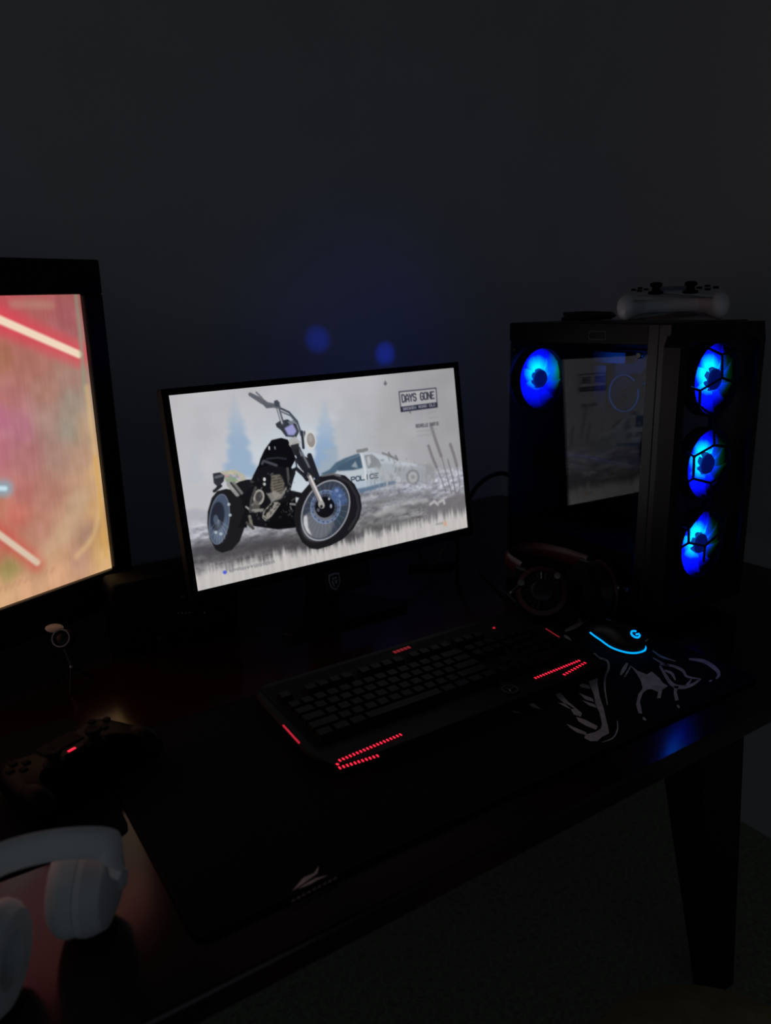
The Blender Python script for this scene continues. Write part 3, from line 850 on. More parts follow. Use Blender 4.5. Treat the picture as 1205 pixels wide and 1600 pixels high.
# ================================================================== television
YW = math.radians(23.5)
T1 = np.array([math.cos(YW), math.sin(YW), 0.0]); T1 = T1 * 0.99986 + np.array([0, 0, 0.0166])
T2 = np.array([0.003, -0.0005, 1.0]); T2 /= np.linalg.norm(T2)
TN = np.cross(T1, T2); TN /= np.linalg.norm(TN)
if TN[1] > 0:
    TN = -TN
TW, TH = 0.768, 0.432
TTR = np.array([0.2717, 1.252, 1.307]); TTL = TTR - T1 * TW
uvt = homography_pic(TTL, T1 * TW, -T2 * TH)
S1 = lambda x, y: uvt((x / 2.58, 380 + y / 2.58))
ct = Canvas(560, 315)
pts = [(0,225,205,82,88),(150,230,196,88,92),(290,230,176,96,92),(150,280,186,104,98),(60,300,200,84,90),(280,330,176,92,96),(0,300,214,88,96),(0,500,178,112,84),(150,520,182,112,98),(300,560,172,128,112),
       (40,640,186,112,106),(200,640,178,124,108),(300,680,160,142,126),(0,740,192,108,136),(100,780,190,114,134),(200,760,176,138,124),(290,780,162,154,138),(350,780,196,160,128),
       (0,880,194,110,124),(120,900,188,118,118),(250,900,180,140,124),(350,920,190,146,120),(395,950,216,168,116),(100,1020,196,116,110),(220,1050,190,128,110),(330,1080,196,156,124),(400,1100,212,162,108),
       (0,1110,196,120,88),(80,1130,214,112,96),(180,1180,196,132,112),(280,1180,206,160,124),(370,1200,176,132,112),(430,1220,222,170,98),(0,1270,196,112,88),(60,1340,158,142,78),(160,1340,190,136,102),(260,1290,206,152,112),
       (340,1290,196,146,122),(440,1285,230,180,116),(0,1420,222,166,116),(120,1390,226,168,122),(250,1350,230,170,126),(0,1470,230,176,126),(-300,300,190,80,90),(-300,800,190,110,130),(-300,1300,210,150,100),(-900,700,150,90,110)]
pu = np.array([S1(p[0], p[1]) for p in pts]); pc = np.array([p[2:] for p in pts], float)
num = np.zeros(ct.im.shape); den = np.zeros(ct.im.shape[:2])
for (u, v), c in zip(pu, pc):
    w = 1.0 / (((ct.U - u) * 1.78) ** 2 + (ct.V - v) ** 2 + 0.0008) ** 1.6
    num += w[..., None] * c; den += w
ct.im = num / den[..., None]
ct.im += ((ct.noise((260, 14), 31) - .5) * 7 + (ct.noise((60, 30), 32) - .5) * 12 + (ct.noise((14, 8), 33) - .5) * 14)[..., None]
def glow(a, bb, w_core, w_glow, cc, cg, ag):
    for k in range(8, 0, -1):
        ct.stroke([a, bb], w_glow * k / 8, cg, ag, w_glow * .12)
    ct.stroke([a, bb], w_core, cc, 1.0, 1.5)
glow(S1(-600, 80), S1(326, 488), 8.5, 34, (250, 222, 190), (248, 62, 78), .16)
glow(S1(-200, 1040), S1(172, 1312), 7, 26, (226, 198, 172), (226, 78, 72), .12)
glow(S1(-260, 1000), S1(38, 1018), 5, 22, (200, 232, 244), (120, 188, 214), .16)
ct.stroke([S1(60, 285), S1(210, 290)], 9, (196, 136, 118), .6, 3)
ct.stroke([S1(305, 215), S1(330, 400), S1(352, 640)], 5, (150, 152, 126), .7, 2)
ct.stroke(smooth_path([S1(360, 620), S1(385, 800), S1(408, 960), S1(418, 1060), S1(412, 1140), S1(388, 1220), S1(330, 1290)], 8), 5, (240, 198, 128), .6, 3.5)
ct.stroke([S1(398, 900), S1(432, 1160), S1(446, 1290)], 5, (222, 166, 86), .7, 2)
ct.stroke([S1(200, 1290), S1(300, 1190), S1(350, 1060)], 16, (214, 178, 140), .5, 8)
for k in range(9):
    x = 20 + k * 26; ct.stroke([S1(x, 1425 - k * 9), S1(x + 10, 1408 - k * 9)], 3, (200, 140, 110), .5, 1.5)
ct.im = (ct.im * .88 + ct.im.mean(2, keepdims=True) * .12) * .97
ct.im = np.clip(ct.im, 5, 250)
tv = thing('television', 'large black television with a thick frame showing red beams on pink clouds', 'television', (0, 0, DZ))
troot = np.array([TTR[0] - T1[0] * TW / 2, TTR[1] - T1[1] * TW / 2, DZ])
tv.location = troot
def tframe(a, bb, c):
    return Vector(TTL + T1 * a - T2 * bb + TN * c - troot)
def tbox(bld, a0, a1, b0, b1, c0, c1, bev=0.0):
    rot = Matrix((Vector(T1), Vector(-TN), Vector(T2))).transposed().to_4x4()
    bld.box(tframe((a0 + a1) / 2, (b0 + b1) / 2, (c0 + c1) / 2), (abs(a1 - a0), abs(c1 - c0), abs(b1 - b0)), bev, 2, rot)
    return bld
FT, FB, FS = 0.050, 0.062, 0.034
b = B(); tbox(b, -FS, TW + FS, -FT, TH + FB, -0.055, -0.001, 0.008); b.build('housing', M['plastic'], tv)
for a0, a1, b0, b1 in ((-FS, TW + FS, -FT, 0.0), (-FS, TW + FS, TH, TH + FB), (-FS, 0.0, 0.0, TH), (TW, TW + FS, 0.0, TH)):
    b = B(); tbox(b, a0, a1, b0, b1, -0.004, 0.009, 0.003); b.build('frame', M['gloss_black'], tv)
display_mesh('screen', ct, tframe(0, 0, 0), T1 * TW, -T2 * TH, display('television_picture', 1.0), tv)
for s in (0.14, TW - 0.26):
    p = tframe(s, TH + FB, -0.03)
    b = B()
    b.rings([[Vector((p.x - .02, p.y - .012, p.z + .01)), Vector((p.x + .02, p.y - .012, p.z + .01)), Vector((p.x + .02, p.y + .012, p.z + .01)), Vector((p.x - .02, p.y + .012, p.z + .01))],
             [Vector((p.x - .03, p.y - .06, 0)), Vector((p.x + .03, p.y - .06, 0)), Vector((p.x + .03, p.y + .08, 0)), Vector((p.x - .03, p.y + .08, 0))]])
    b.build('stand_foot', M['plastic'], tv, smooth=False)

# ================================================================== computer case
PX, PY = 1.013, 0.737
pc = thing('computer_case', 'black tower computer with glass side and four blue glowing fans', 'computer', (PX, PY, DZ))
CW, CD, CH, CF = 0.204, 0.385, 0.495, 0.018
W_ = 0.003
def plate(name, x0, x1, y0, y1, z0, z1, m, bev=0.001, par=pc):
    return B().box(((x0 + x1) / 2, (y0 + y1) / 2, (z0 + z1) / 2), (x1 - x0, y1 - y0, z1 - z0), bev, 1).build(name, m, par)
plate('top_panel', 0.004, CW, 0.03, CD, CH - 0.006, CH, M['case'])
plate('bottom_panel', 0.004, CW, 0.03, CD, CF, CF + 0.006, M['case'])
plate('far_side_panel', CW - W_, CW, 0.03, CD, CF + .006, CH - .006, M['case'])
# rear panel with a round fan opening
rear = B()
sq, ci = [], []
for k in range(64):
    t = 2 * math.pi * k / 64; m_ = max(abs(math.cos(t)), abs(math.sin(t)))
    sq.append((0.060 + 0.066 * math.cos(t) / m_, 0.388 + 0.068 * math.sin(t) / m_)); ci.append((0.060 + 0.055 * math.cos(t), 0.388 + 0.055 * math.sin(t)))
for ya, yb in ((CD - .003, CD),):
    v = [[rear.bm.verts.new((max(x, .004), y, z)) for x, z in c_] for c_ in (sq, ci) for y in (ya, yb)]
    for k in range(64):
        j = (k + 1) % 64
        for a_, b_ in ((0, 2), (1, 3), (2, 3), (0, 1)):
            rear.bm.faces.new((v[a_][k], v[a_][j], v[b_][j], v[b_][k]))
rear.build('rear_fan_plate', M['case'], pc, smooth=False)
RFX, RFZ = 0.060, 0.388
plate('rear_panel', 0.004, CW - W_, CD - W_, CD, CF + .006, 0.320, M['case'])
plate('rear_panel', 0.126, CW - W_, CD - W_, CD, 0.320, CH - .006, M['case'])
plate('rear_grille_frame', 0.004, 0.126, CD - W_, CD, 0.452, CH - .006, M['case'])
for k in range(5):
    r = 0.012 + 0.011 * k
    put(B().tube([(r * math.cos(t), 0, r * math.sin(t)) for t in np.linspace(0, 2 * math.pi, 28)[:-1]], 0.0012, 5, True).mesh('grille_ring', M['case']), 'grille_ring', pc, (RFX, CD - .002, RFZ))
# side: top rail, pillar strips, bottom rail, glass
plate('side_rail', 0.0, 0.004, 0.066, CD, CH - 0.034, CH - 0.001, M['inside'])
plate('side_rail', 0.0, 0.004, 0.066, CD, CF + .001, CF + 0.018, M['inside'])
plate('side_pillar', -0.001, 0.006, 0.046, 0.066, CF, CH - 0.002, M['pillar'])
plate('side_pillar', -0.001, 0.006, 0.024, 0.0455, CF, CH - 0.002, M['pillar'])
g_ = plate('glass_panel', 0.0005, 0.0035, 0.066, CD - .001, CF + 0.018, CH - 0.034, M['glass'], 0.0)
g_['label'] = 'tinted glass side panel'
for y, z in ((0.080, CH - .05), (CD - .014, CH - .05), (0.080, CF + .032), (CD - .014, CF + .032)):
    B().lathe([(0.0055, 0.0), (0.0055, -0.003), (0.004, -0.0045), (0.0, -0.0045)], (0.0005, y, z), (1, 0, 0), 16).build('thumb_screw', M['dim_silver'], pc)
# small outlined label on the top rail
lb = B()
lo = round_rect(0.150, 0.188, CH - 0.028, CH - 0.013, 0.004, 4); li = round_rect(0.1515, 0.1865, CH - 0.0265, CH - 0.0145, 0.003, 4)
vo = [lb.bm.verts.new((-0.0006, y, z)) for y, z in lo]; vi = [lb.bm.verts.new((-0.0006, y, z)) for y, z in li]
for i in range(len(vo)):
    lb.bm.faces.new((vo[i], vo[(i + 1) % len(vo)], vi[(i + 1) % len(vi)], vi[i]))
lb.build('outlined_label', M['badge'], pc, smooth=False)
# front panel: chamfered frame, mesh, ribs
fp = B()
fo = [(-0.004, CF + .004), (CW + .002, CF + .004), (CW + .006, CF + .03), (CW + .006, CH - .030), (CW - .001, CH - .002), (0.006, CH - .002), (-0.008, CH - .036), (-0.008, CF + .03)]
fi = [(0.012, CF + .026), (CW - .012, CF + .026), (CW - .010, CF + .04), (CW - .010, CH - .044), (CW - .016, CH - .03), (0.018, CH - .03), (0.010, CH - .05), (0.010, CF + .04)]
def ringface(o, i, ya, yb):
    A = [fp.bm.verts.new((x, ya, z)) for x, z in o]; Bb = [fp.bm.verts.new((x, ya, z)) for x, z in i]
    C = [fp.bm.verts.new((x, yb, z)) for x, z in o]; D = [fp.bm.verts.new((x, yb, z)) for x, z in i]
    n = len(o)
    for k in range(n):
        j = (k + 1) % n
        fp.bm.faces.new((A[k], A[j], Bb[j], Bb[k])); fp.bm.faces.new((C[k], C[j], D[j], D[k]))
        fp.bm.faces.new((A[k], A[j], C[j], C[k])); fp.bm.faces.new((Bb[k], Bb[j], D[j], D[k]))
ringface(fo, fi, 0.0, 0.030)
fp.build('front_frame', M['plastic'], pc, smooth=False)
B().flat([(x, 0.006, z) for x, z in fi]).build('front_mesh', M['mesh'], pc, smooth=False)
ribs = [((395,270),(395,402)), ((395,402),(270,475)), ((270,475),(266,560)), ((395,270),(318,234)), ((395,270),(470,238)), ((395,402),(500,440)), ((270,475),(215,455)), ((500,440),(560,390)), ((470,238),(560,270)), ((266,560),(330,610)),
        ((350,690),(350,785)), ((350,785),(236,850)), ((236,850),(231,975)), ((231,975),(330,1000)), ((231,975),(190,1002)), ((236,850),(190,822)), ((350,785),(470,800)), ((330,1000),(440,930)), ((470,800),(500,700)), ((330,1000),(340,1100)), ((330,610),(350,690)),
        ((205,1260),(205,1340)), ((205,1340),(296,1358)), ((205,1340),(158,1370)), ((296,1358),(412,1258)), ((205,1260),(260,1190)), ((412,1258),(420,1170)), ((296,1358),(290,1450)), ((205,1260),(170,1240)), ((340,1100),(260,1190)), ((420,1170),(340,1100))]
for (a, c) in ribs:
    e = []
    for q in (a, c):
        p = on_y((1020 + q[0] / 3.64, 480 + q[1] / 3.64), PY + 0.004)
        e.append((min(max(p[0] - PX, 0.011), CW - 0.011), 0.004, p[2] - DZ))
    B().tube(e, 0.0022, 6).build('honeycomb_rib', M['plastic'], pc)
# fans
def blade_bm(ang):
    n = 7
    rg = []
    for k in range(n):
        t = k / (n - 1); r = 0.0205 + 0.034 * t; a0 = -0.20 - 0.25 * t + ang; a1 = 0.42 + 0.12 * t + ang
        rg.append([(r * math.sin(a0), -0.007, r * math.cos(a0)), (r * math.sin(a1), 0.006, r * math.cos(a1)),
                   (r * math.sin(a1), 0.0075, r * math.cos(a1)), (r * math.sin(a0), -0.0055, r * math.cos(a0))])
    return B().rings(rg)
def fan(cx, cy, cz, peak, green, strength, facing, reach=0.085, gain=1.0):
    f = B().lathe([(0.0600, -0.012), (0.0600, 0.012), (0.0575, 0.012), (0.0575, -0.012)], (0, 0, 0), (0, 1, 0), 48, closed=True).build('fan', M['inside'], pc)
    f.location = (cx, cy, cz)
    gm = fan_glow('painted_fan_glow', peak, green, strength, reach, gain)
    # a frosted disc of blades: blades are children sharing one mesh; a thin disc with the same painted glow fills the gaps
    prof = [(0.057, -0.0005), (0.057, 0.0005), (0.0195, 0.0005), (0.0195, -0.0005)]
    B().lathe(prof, (0, 0.0, 0), (0, 1, 0), 48, closed=True).build('glow_disc', gm, f)
    B().lathe([(0.0, -0.010), (0.015, -0.010), (0.0175, -0.007), (0.0175, 0.010), (0.0, 0.010)], (0, 0, 0), (0, 1, 0), 28).build('hub', M['hub'], f)
    for k in range(9):
        blade_bm(k * 2 * math.pi / 9).build('blade', gm, f)
    return f
M['hub'] = emit('blue_lit_hub', (0.0, 0.02, 0.50), 0.35)
for cz in (0.404, 0.2655, 0.128):
    fan(0.110, 0.026, cz, (-0.022, 0.004), (0.022, 0.004), 5.0, 1, 0.066, 0.5)
fan(RFX, CD - 0.018, RFZ, (-0.012, 0.008), (0.046, 0.014), 3.0, 1, 0.070, 2.6)
# inside: motherboard, cooler, memory, graphics card, shroud
board = plate('motherboard', 0.184, 0.188, 0.075, CD - .02, 0.150, 0.440, M['pcb'])
for k in range(4):
    s_ = plate('memory_stick', 0.150, 0.184, 0.150 + 0.011 * k, 0.155 + 0.011 * k, 0.330, 0.440, M['pcb'], 0.0005, board)
    plate('memory_light', 0.148, 0.151, 0.1495 + 0.011 * k, 0.1555 + 0.011 * k, 0.392 - 0.003 * k, 0.405 - 0.003 * k, M['green_led'] if k < 3 else M['blue_led'], 0.0, board)
for (y, z, dy, dz) in ((0.31, 0.36, 0.03, 0.10), (0.29, 0.425, 0.08, 0.022), (0.12, 0.24, 0.04, 0.05), (0.24, 0.22, 0.09, 0.012), (0.24, 0.17, 0.09, 0.012)):
    plate('heat_sink', 0.170, 0.184, y - dy / 2, y + dy / 2, z - dz / 2, z + dz / 2, M['dim_silver'], 0.001, board)
cl = B().lathe([(0.0, 0.0), (0.034, 0.0), (0.034, -0.03), (0.030, -0.034), (0.0, -0.034)], (0.184, 0.235, 0.362), (1, 0, 0), 32).build('cpu_cooler', M['inside'], pc)
B().lathe([(0.0335, -0.0305), (0.0345, -0.0305), (0.0345, -0.0335), (0.0335, -0.0335)], (0.184, 0.235, 0.362), (1, 0, 0), 40, closed=True).build('light_ring', M['ring_led'] if 'ring_led' in M else M['blue_led'], cl)
gp = plate('graphics_card', 0.072, 0.182, 0.105, CD - .02, 0.205, 0.247, M['inside'], 0.004)
plate('backplate', 0.074, 0.180, 0.107, CD - .022, 0.247, 0.249, M['dim_silver'], 0.0005, gp)
B().box((0.0715, 0.25, 0.226), (0.001, 0.11, 0.010)).build('side_lettering_strip', M['badge'], gp)
for k in range(3):
    y = 0.15 + 0.08 * k
    B().lathe([(0.032, 0.0), (0.035, 0.0), (0.035, -0.003), (0.032, -0.003)], (0.127, y, 0.205), (0, 0, 1), 28, closed=True).build('card_fan', M['pillar'], gp)
plate('power_supply_shroud', 0.006, CW - .006, 0.075, CD - .006, CF + 0.008, 0.115, M['inside'], 0.002)
plate('radiator', 0.03, 0.17, 0.07, CD - .03, CH - .036, CH - .010, M['inside'], 0.003)
for dx in (-0.010, 0.010):
    pth = smooth_path([(0.155, 0.225, 0.362 + dx), (0.10, 0.20, 0.355 + dx), (0.07, 0.15, 0.38), (0.085 + dx, 0.11, 0.43), (0.09 + dx, 0.10, CH - .036)], 8)
    B().tube(pth, 0.0055, 8).build('coolant_hose', M['rubber'], pc)
for k in range(4):
    pth = smooth_path([(0.15, 0.10 + .006 * k, 0.30), (0.11 - .004 * k, 0.09, 0.28 - .01 * k), (0.10, 0.12 + .01 * k, 0.20), (0.12, 0.13 + .012 * k, 0.116)], 6)
    B().tube(pth, 0.0022, 6).build('power_cable', M['cable'], pc)
for x in (0.03, CW - .03):
    for y in (0.05, CD - .05):
        B().lathe([(0.0, 0.0), (0.014, 0.0), (0.016, CF), (0.0, CF)], (x, y, 0), (0, 0, 1), 18).build('foot', M['rubber'], pc)
# spot lamps added behind the case to throw blue spots and a halo on the wall
def rear_spot(x, z, tx, tz, energy, size):
    l = bpy.data.lights.new('added_wall_spot', 'SPOT')
    l.energy = energy; l.color = (0.01, 0.05, 1.0); l.spot_size = math.radians(size); l.spot_blend = 1.0; l.shadow_soft_size = 0.004
    o = bpy.data.objects.new('added_wall_spot', l); col.objects.link(o); o.parent = pc
    o.location = (x, CD + 0.004, z)
    d = Vector((tx - PX - x, WY - PY - CD - .004, tz - DZ - z))
    o.rotation_euler = d.to_track_quat('-Z', 'Y').to_euler()
rear_spot(RFX, RFZ, 0.880, 1.210, 2.6, 8)
rear_spot(RFX + .03, RFZ - 0.02, 1.068, 1.167, 3.4, 8)
rear_spot(RFX, RFZ, 0.99, 1.19, 0.20, 75)

# ================================================================== keyboard
KX0, KX1, KY0, KY1 = 0.352, 0.836, 0.684, 0.905
KZ = DZ + MT
kb = thing('keyboard', 'wide black gaming keyboard with red dotted light chevrons on its palm rest', 'keyboard', ((KX0 + KX1) / 2, (KY0 + KY1) / 2, KZ))
kr = Vector(((KX0 + KX1) / 2, (KY0 + KY1) / 2, KZ))
def kl(x, y, z): return Vector((x - kr.x, y - kr.y, z))
def ktop(y):      # height of the sloping deck above the mat
    return 0.0145 + (y - KY0) * 0.045
body = B()
prof = []
ko = [(KX0 + .012, KY0 + .008), (KX0 + .035, KY0), (KX1 - .035, KY0), (KX1 - .012, KY0 + .008), (KX1, KY0 + .05), (KX1 - .004, KY1 - .02), (KX1 - .02, KY1), (KX0 + .02, KY1), (KX0 + .004, KY1 - .02), (KX0, KY0 + .05)]
body.rings([[kl(x, y, 0.0) for x, y in ko], [kl(x, y, ktop(y) - .003) for x, y in ko],
            [kl(x + (kr.x - x) * .012, y + (kr.y - y) * .02, ktop(y)) for x, y in ko]])
body.build('body', M['board_black'], kb)
deck = B()
dp = [(0.366, 0.737), (0.822, 0.737), (0.822, 0.893), (0.366, 0.893)]
deck.rings([[kl(x, y, ktop(y) - .001) for x, y in dp], [kl(x, y, ktop(y) + .0012) for x, y in dp]])
deck.build('key_deck', M['rubber'], kb, smooth=False)
keycache = {}
def key(x, y, wu):
    w = wu * 0.019 - 0.0022
    if wu not in keycache:
        k = B(); h = 0.0085
        k.rings([[(-w / 2, -.0084, 0), (w / 2, -.0084, 0), (w / 2, .0084, 0), (-w / 2, .0084, 0)],
                 [(-w / 2 + .0018, -.0068, h), (w / 2 - .0018, -.0068, h), (w / 2 - .0018, .0062, h), (-w / 2 + .0018, .0062, h)]])
        keycache[wu] = k.mesh('key', M['key'], smooth=False)
    put(keycache[wu], 'key', kb, kl(x, y, ktop(y) + .0012), (0.045, 0, 0))
KX, KY = 0.374, 0.7475
rows = [
    [1.25, 1.25, 1.25, 6.25, 1.25, 1.25, 1.25, 1.25],
    [2.25] + [1] * 10 + [2.75],
    [1.75] + [1] * 11 + [2.25],
    [1.5] + [1] * 12 + [1.5],
    [1] * 13 + [2],
    [1, -1, 1, 1, 1, 1, -.5, 1, 1, 1, 1, -.5, 1, 1, 1, 1]]
for ri, row in enumerate(rows):
    y = KY + ri * 0.019 + (0.009 if ri == 5 else 0)
    x = KX
    for wu in row:
        if wu > 0:
            key(x + wu * .0095, y, wu)
        x += abs(wu) * 0.019
    nx = KX + 15.35 * 0.019
    for k in range(3):
        if ri in (3, 4, 5, 0) or (ri == 1 and k == 1):
            key(nx + (k + .5) * .019, y, 1)
    px = nx + 3.3 * 0.019
    if ri < 5:
        for k in range(4):
            if ri == 0 and k == 0:
                key(px + .019, y, 2)
            elif not (ri == 0 and k == 1) and not (k == 3 and ri in (1, 3)):
                key(px + (k + .5) * .019, y, 1)
def dots(p0, p1, n, tall):
    b = B()
    p0 = np.array(p0); p1 = np.array(p1); d = (p1 - p0) / np.linalg.norm(p1 - p0)
    for k in range(n):
        p = p0 + (p1 - p0) * k / (n - 1)
        c = kl(p[0], p[1], ktop(p[1]) + .0004)
        b.box(c, (0.0021, tall, 0.0012), 0.0004, 1, Matrix.Rotation(math.atan2(d[1], d[0]), 4, 'Z'))
    o = b.build('light_dots', M['red_led'], kb); o['label'] = 'row of red dotted lights'
zc = DZ + 0.0195
def kp(p): 
    q = on_z(p, zc); return (q[0], q[1])
dots(kp((531, 1188)), kp((626, 1148)), 19, 0.0048)
dots(kp((531, 1199)), kp((590, 1180)), 11, 0.0052)
dots(kp((527, 1194)), kp((527.6, 1193.6)), 2, 0.004)
dots(kp((837, 1060)), kp((905, 1033)), 18, 0.0046)
dots(kp((882, 1054)), kp((914, 1036)), 9, 0.0046)
def kline(pix, r, m, name):
    pts_ = []
    for p in pix:
        q = on_z(p, DZ + 0.020); pts_.append(kl(min(max(q[0], KX0 + .002), KX1 - .002), q[1], ktop(q[1]) + 0.0005))
    B().tube(pts_, r, 6).build(name, m, kb)
kline([(443, 1138), (462, 1158), (460, 1166)], 0.0013, M['red_led_side'], 'side_light')
kline([(853, 987), (874, 999)], 0.0011, M['red_led_dim'], 'side_light')
q = on_z((628, 1020), DZ + .024)
vol = B()
for k in range(5):
    vol.box(kl(q[0] - .013 + .0065 * k, q[1] - .001 + .0004 * k, ktop(q[1]) + .0016), (0.0045, 0.007, 0.001))
vol.build('lit_bar', M['red_led_dim'], kb, smooth=False)
q = on_z((772, 985), DZ + .024)
B().ball(kl(q[0], min(q[1], .886), ktop(q[1]) + .001), 0.0024, 10).build('status_light', M['red_led_side'], kb)
q = on_z((797, 1078), DZ + .0195)
bd = B(); c0 = kl(q[0], q[1], ktop(q[1]) + .0004)
bd.lathe([(0.0095, 0), (0.0115, 0), (0.0115, .0012), (0.0095, .0012)], c0, (0, 0, 1), 28, closed=True)
for a in range(3):
    t = math.radians(90 + 120 * a); bd.tube([c0 + Vector((.002 * math.cos(t), .002 * math.sin(t), .0006)), c0 + Vector((.007 * math.cos(t + .5), .007 * math.sin(t + .5), .0006))], 0.0014, 6)
bd.build('round_badge', M['badge'], kb)

# ================================================================== mouse
mo = thing('computer_mouse', 'black computer mouse with glowing blue rim and logo on the mat', 'mouse', (0.910, 0.748, DZ + MT), math.radians(-8))
mo.scale = (0.92, 0.92, 0.95)
def mouse_ring(z, k, dy=0.0, n=36):
    out = []
    for i in range(n):
        t = 2 * math.pi * i / n
        x = 0.031 * k * math.copysign(abs(math.cos(t)) ** 0.8, math.cos(t)); y = 0.059 * k * math.copysign(abs(math.sin(t)) ** 0.85, math.sin(t))
        x *= 1 - 0.10 * math.exp(-((y - .005) / .022) ** 2)
        out.append((x, y + dy, z))
    return out
def mz(y):  # hump profile
    return 0.038 - 0.012 * max(0, (y + .015) / .06) ** 1.5
b = B()
rings_ = [mouse_ring(0.0, .90), mouse_ring(0.004, .97), mouse_ring(0.012, 1.0), mouse_ring(0.020, .985)]
for (f, k) in ((0.66, .93), (0.80, .84), (0.92, .66), (0.985, .38)):
    rings_.append([(x, y, max(0.0205 + .003 * (f - .6), f * mz(y))) for x, y, _ in mouse_ring(0, k, -0.004 * f)])
b.rings(rings_); b.build('shell', M['plastic'], mo)
st = [Vector((p[0] * 1.01, p[1] * 1.01, 0.0085 + 0.0045 * max(0, min(1, (p[1] + .02) / .05)) ** 1.3)) for p in mouse_ring(0.0, 1.0, 0, 72)]
keep = [p for p in st[30:72] + st[0:6] if p.y < 0.034]
B().tube(keep, 0.0016, 6).build('light_strip', M['cyan_led'], mo)
B().cyl((-0.004, 0.036, 0.0255), (0.004, 0.036, 0.0255), 0.0085, None, 18).build('scroll_wheel', M['rubber'], mo)
B().box((0, 0.030, 0.031), (0.0012, 0.045, 0.004)).build('button_seam', M['rubber'], mo)
# logo on the hump
lg = B()
ring_ = []
for i in range(22):
    t = math.radians(40 + i * 290 / 21); ring_.append((0.0062 * math.cos(t), 0.0062 * math.sin(t)))
ring_ += [(0.0060, -0.0008), (0.0005, -0.0008)]
pts_ = [Vector((x * 1.15, -0.046 + y * 1.05, 0.0345 + y * 0.50)) for x, y in ring_]
lg.tube(pts_, 0.0016, 6); lg.build('logo', M['cyan_led'], mo)

# ================================================================== red and black headset
hs = thing('headset', 'black and dark red headset lying beside the computer case', 'headset', (0.905, 0.88, DZ))
h0 = Vector((0.905, 0.88, DZ))
def earcup(c, axis, R, name='ear_cup'):
    axis = Vector(axis).normalized(); c = Vector(c) - h0
    cup = B().lathe([(0.0, -0.016), (R * .93, -0.016), (R, -0.010), (R * .98, 0.006), (R * .86, 0.012), (0.0, 0.012)], c, axis, 36).build(name, M['plastic'], hs)
    B().lathe([(R * .80, 0.010), (R * 1.0, 0.008), (R * 1.02, 0.013), (R * .84, 0.016)], c, axis, 40, closed=True).build('red_rim', M['red_plastic'], cup)
    B().lathe([(R * .45, -0.034), (R * .92, -0.034), (R * 1.02, -0.026), (R * .98, -0.016), (R * .45, -0.016)], c, axis, 32, closed=True).build('ear_cushion', M['rubber'], cup)
    ref = Vector((0, 0, 1)); u = (ref - axis * ref.dot(axis)).normalized(); w = axis.cross(u)
    fin = B()
    for k in range(16):
        t = math.radians(-60 + k * 15)
        d = u * math.cos(t) + w * math.sin(t)
        fin.tube([c + d * R * .48 + axis * .0135, c + d * R * .76 + axis * .0135], 0.0016, 5)
    fin.build('grille', M['dim_silver'], cup)
    B().lathe([(0.0, 0.010), (R * .44, 0.010), (R * .44, 0.015), (R * .34, 0.018), (0.0, 0.018)], c, axis, 28).build('cap', M['case'], cup)
    for t in (70, -45):
        d = u * math.cos(math.radians(t)) + w * math.sin(math.radians(t))
        B().lathe([(0.0, 0.010), (0.0055, 0.010), (0.0055, 0.017), (0.0, 0.018)], c + d * R * .86, axis, 12).build('metal_stud', M['silver'], cup)
    return cup
earcup(on_z((846, 926), DZ + 0.056), (-0.52, -0.62, 0.58), 0.042)
earcup((0.962, 0.838, DZ + 0.057), (0.93, -0.30, 0.05), 0.048)
band = smooth_path([(0.882, 0.935, DZ + .080), (0.895, 0.985, DZ + .084), (0.935, 1.005, DZ + .085), (0.965, 0.985, DZ + .088), (0.982, 0.93, DZ + .088), (0.976, 0.87, DZ + .09)], 8)
B().tube([Vector(p) - h0 for p in band], 0.012, 10, flat=((0, 0, 1), 1.3, 0.45)).build('headband', M['red_plastic'], hs)
for p in ((0.880, 0.930, DZ + .078), (0.976, 0.875, DZ + .088)):
    B().box(Vector(p) - h0, (0.012, 0.03, 0.022), 0.004).build('band_slider', M['plastic'], hs)
# microphone boom and cable
B().tube([Vector(p) - h0 for p in smooth_path([(0.835, 0.890, DZ + .075), (0.815, 0.888, DZ + .068), tuple(on_z((800, 926), DZ + .058))], 6)], 0.003, 7).build('microphone_boom', M['dim_silver'], hs)
hc = []
for p, z in (((845, 948), .030), ((835, 951), .016), ((818, 948), .009), ((797, 932), .008), ((775, 912), .007), ((762, 898), .007), ((748, 884), .007)):
    q = on_z(p, DZ + z); hc.append(Vector(q) - h0)
B().tube(smooth_path(hc, 5), 0.0021, 6).build('cable', M['grey_cable'] if 'grey_cable' in M else M['badge'], hs)

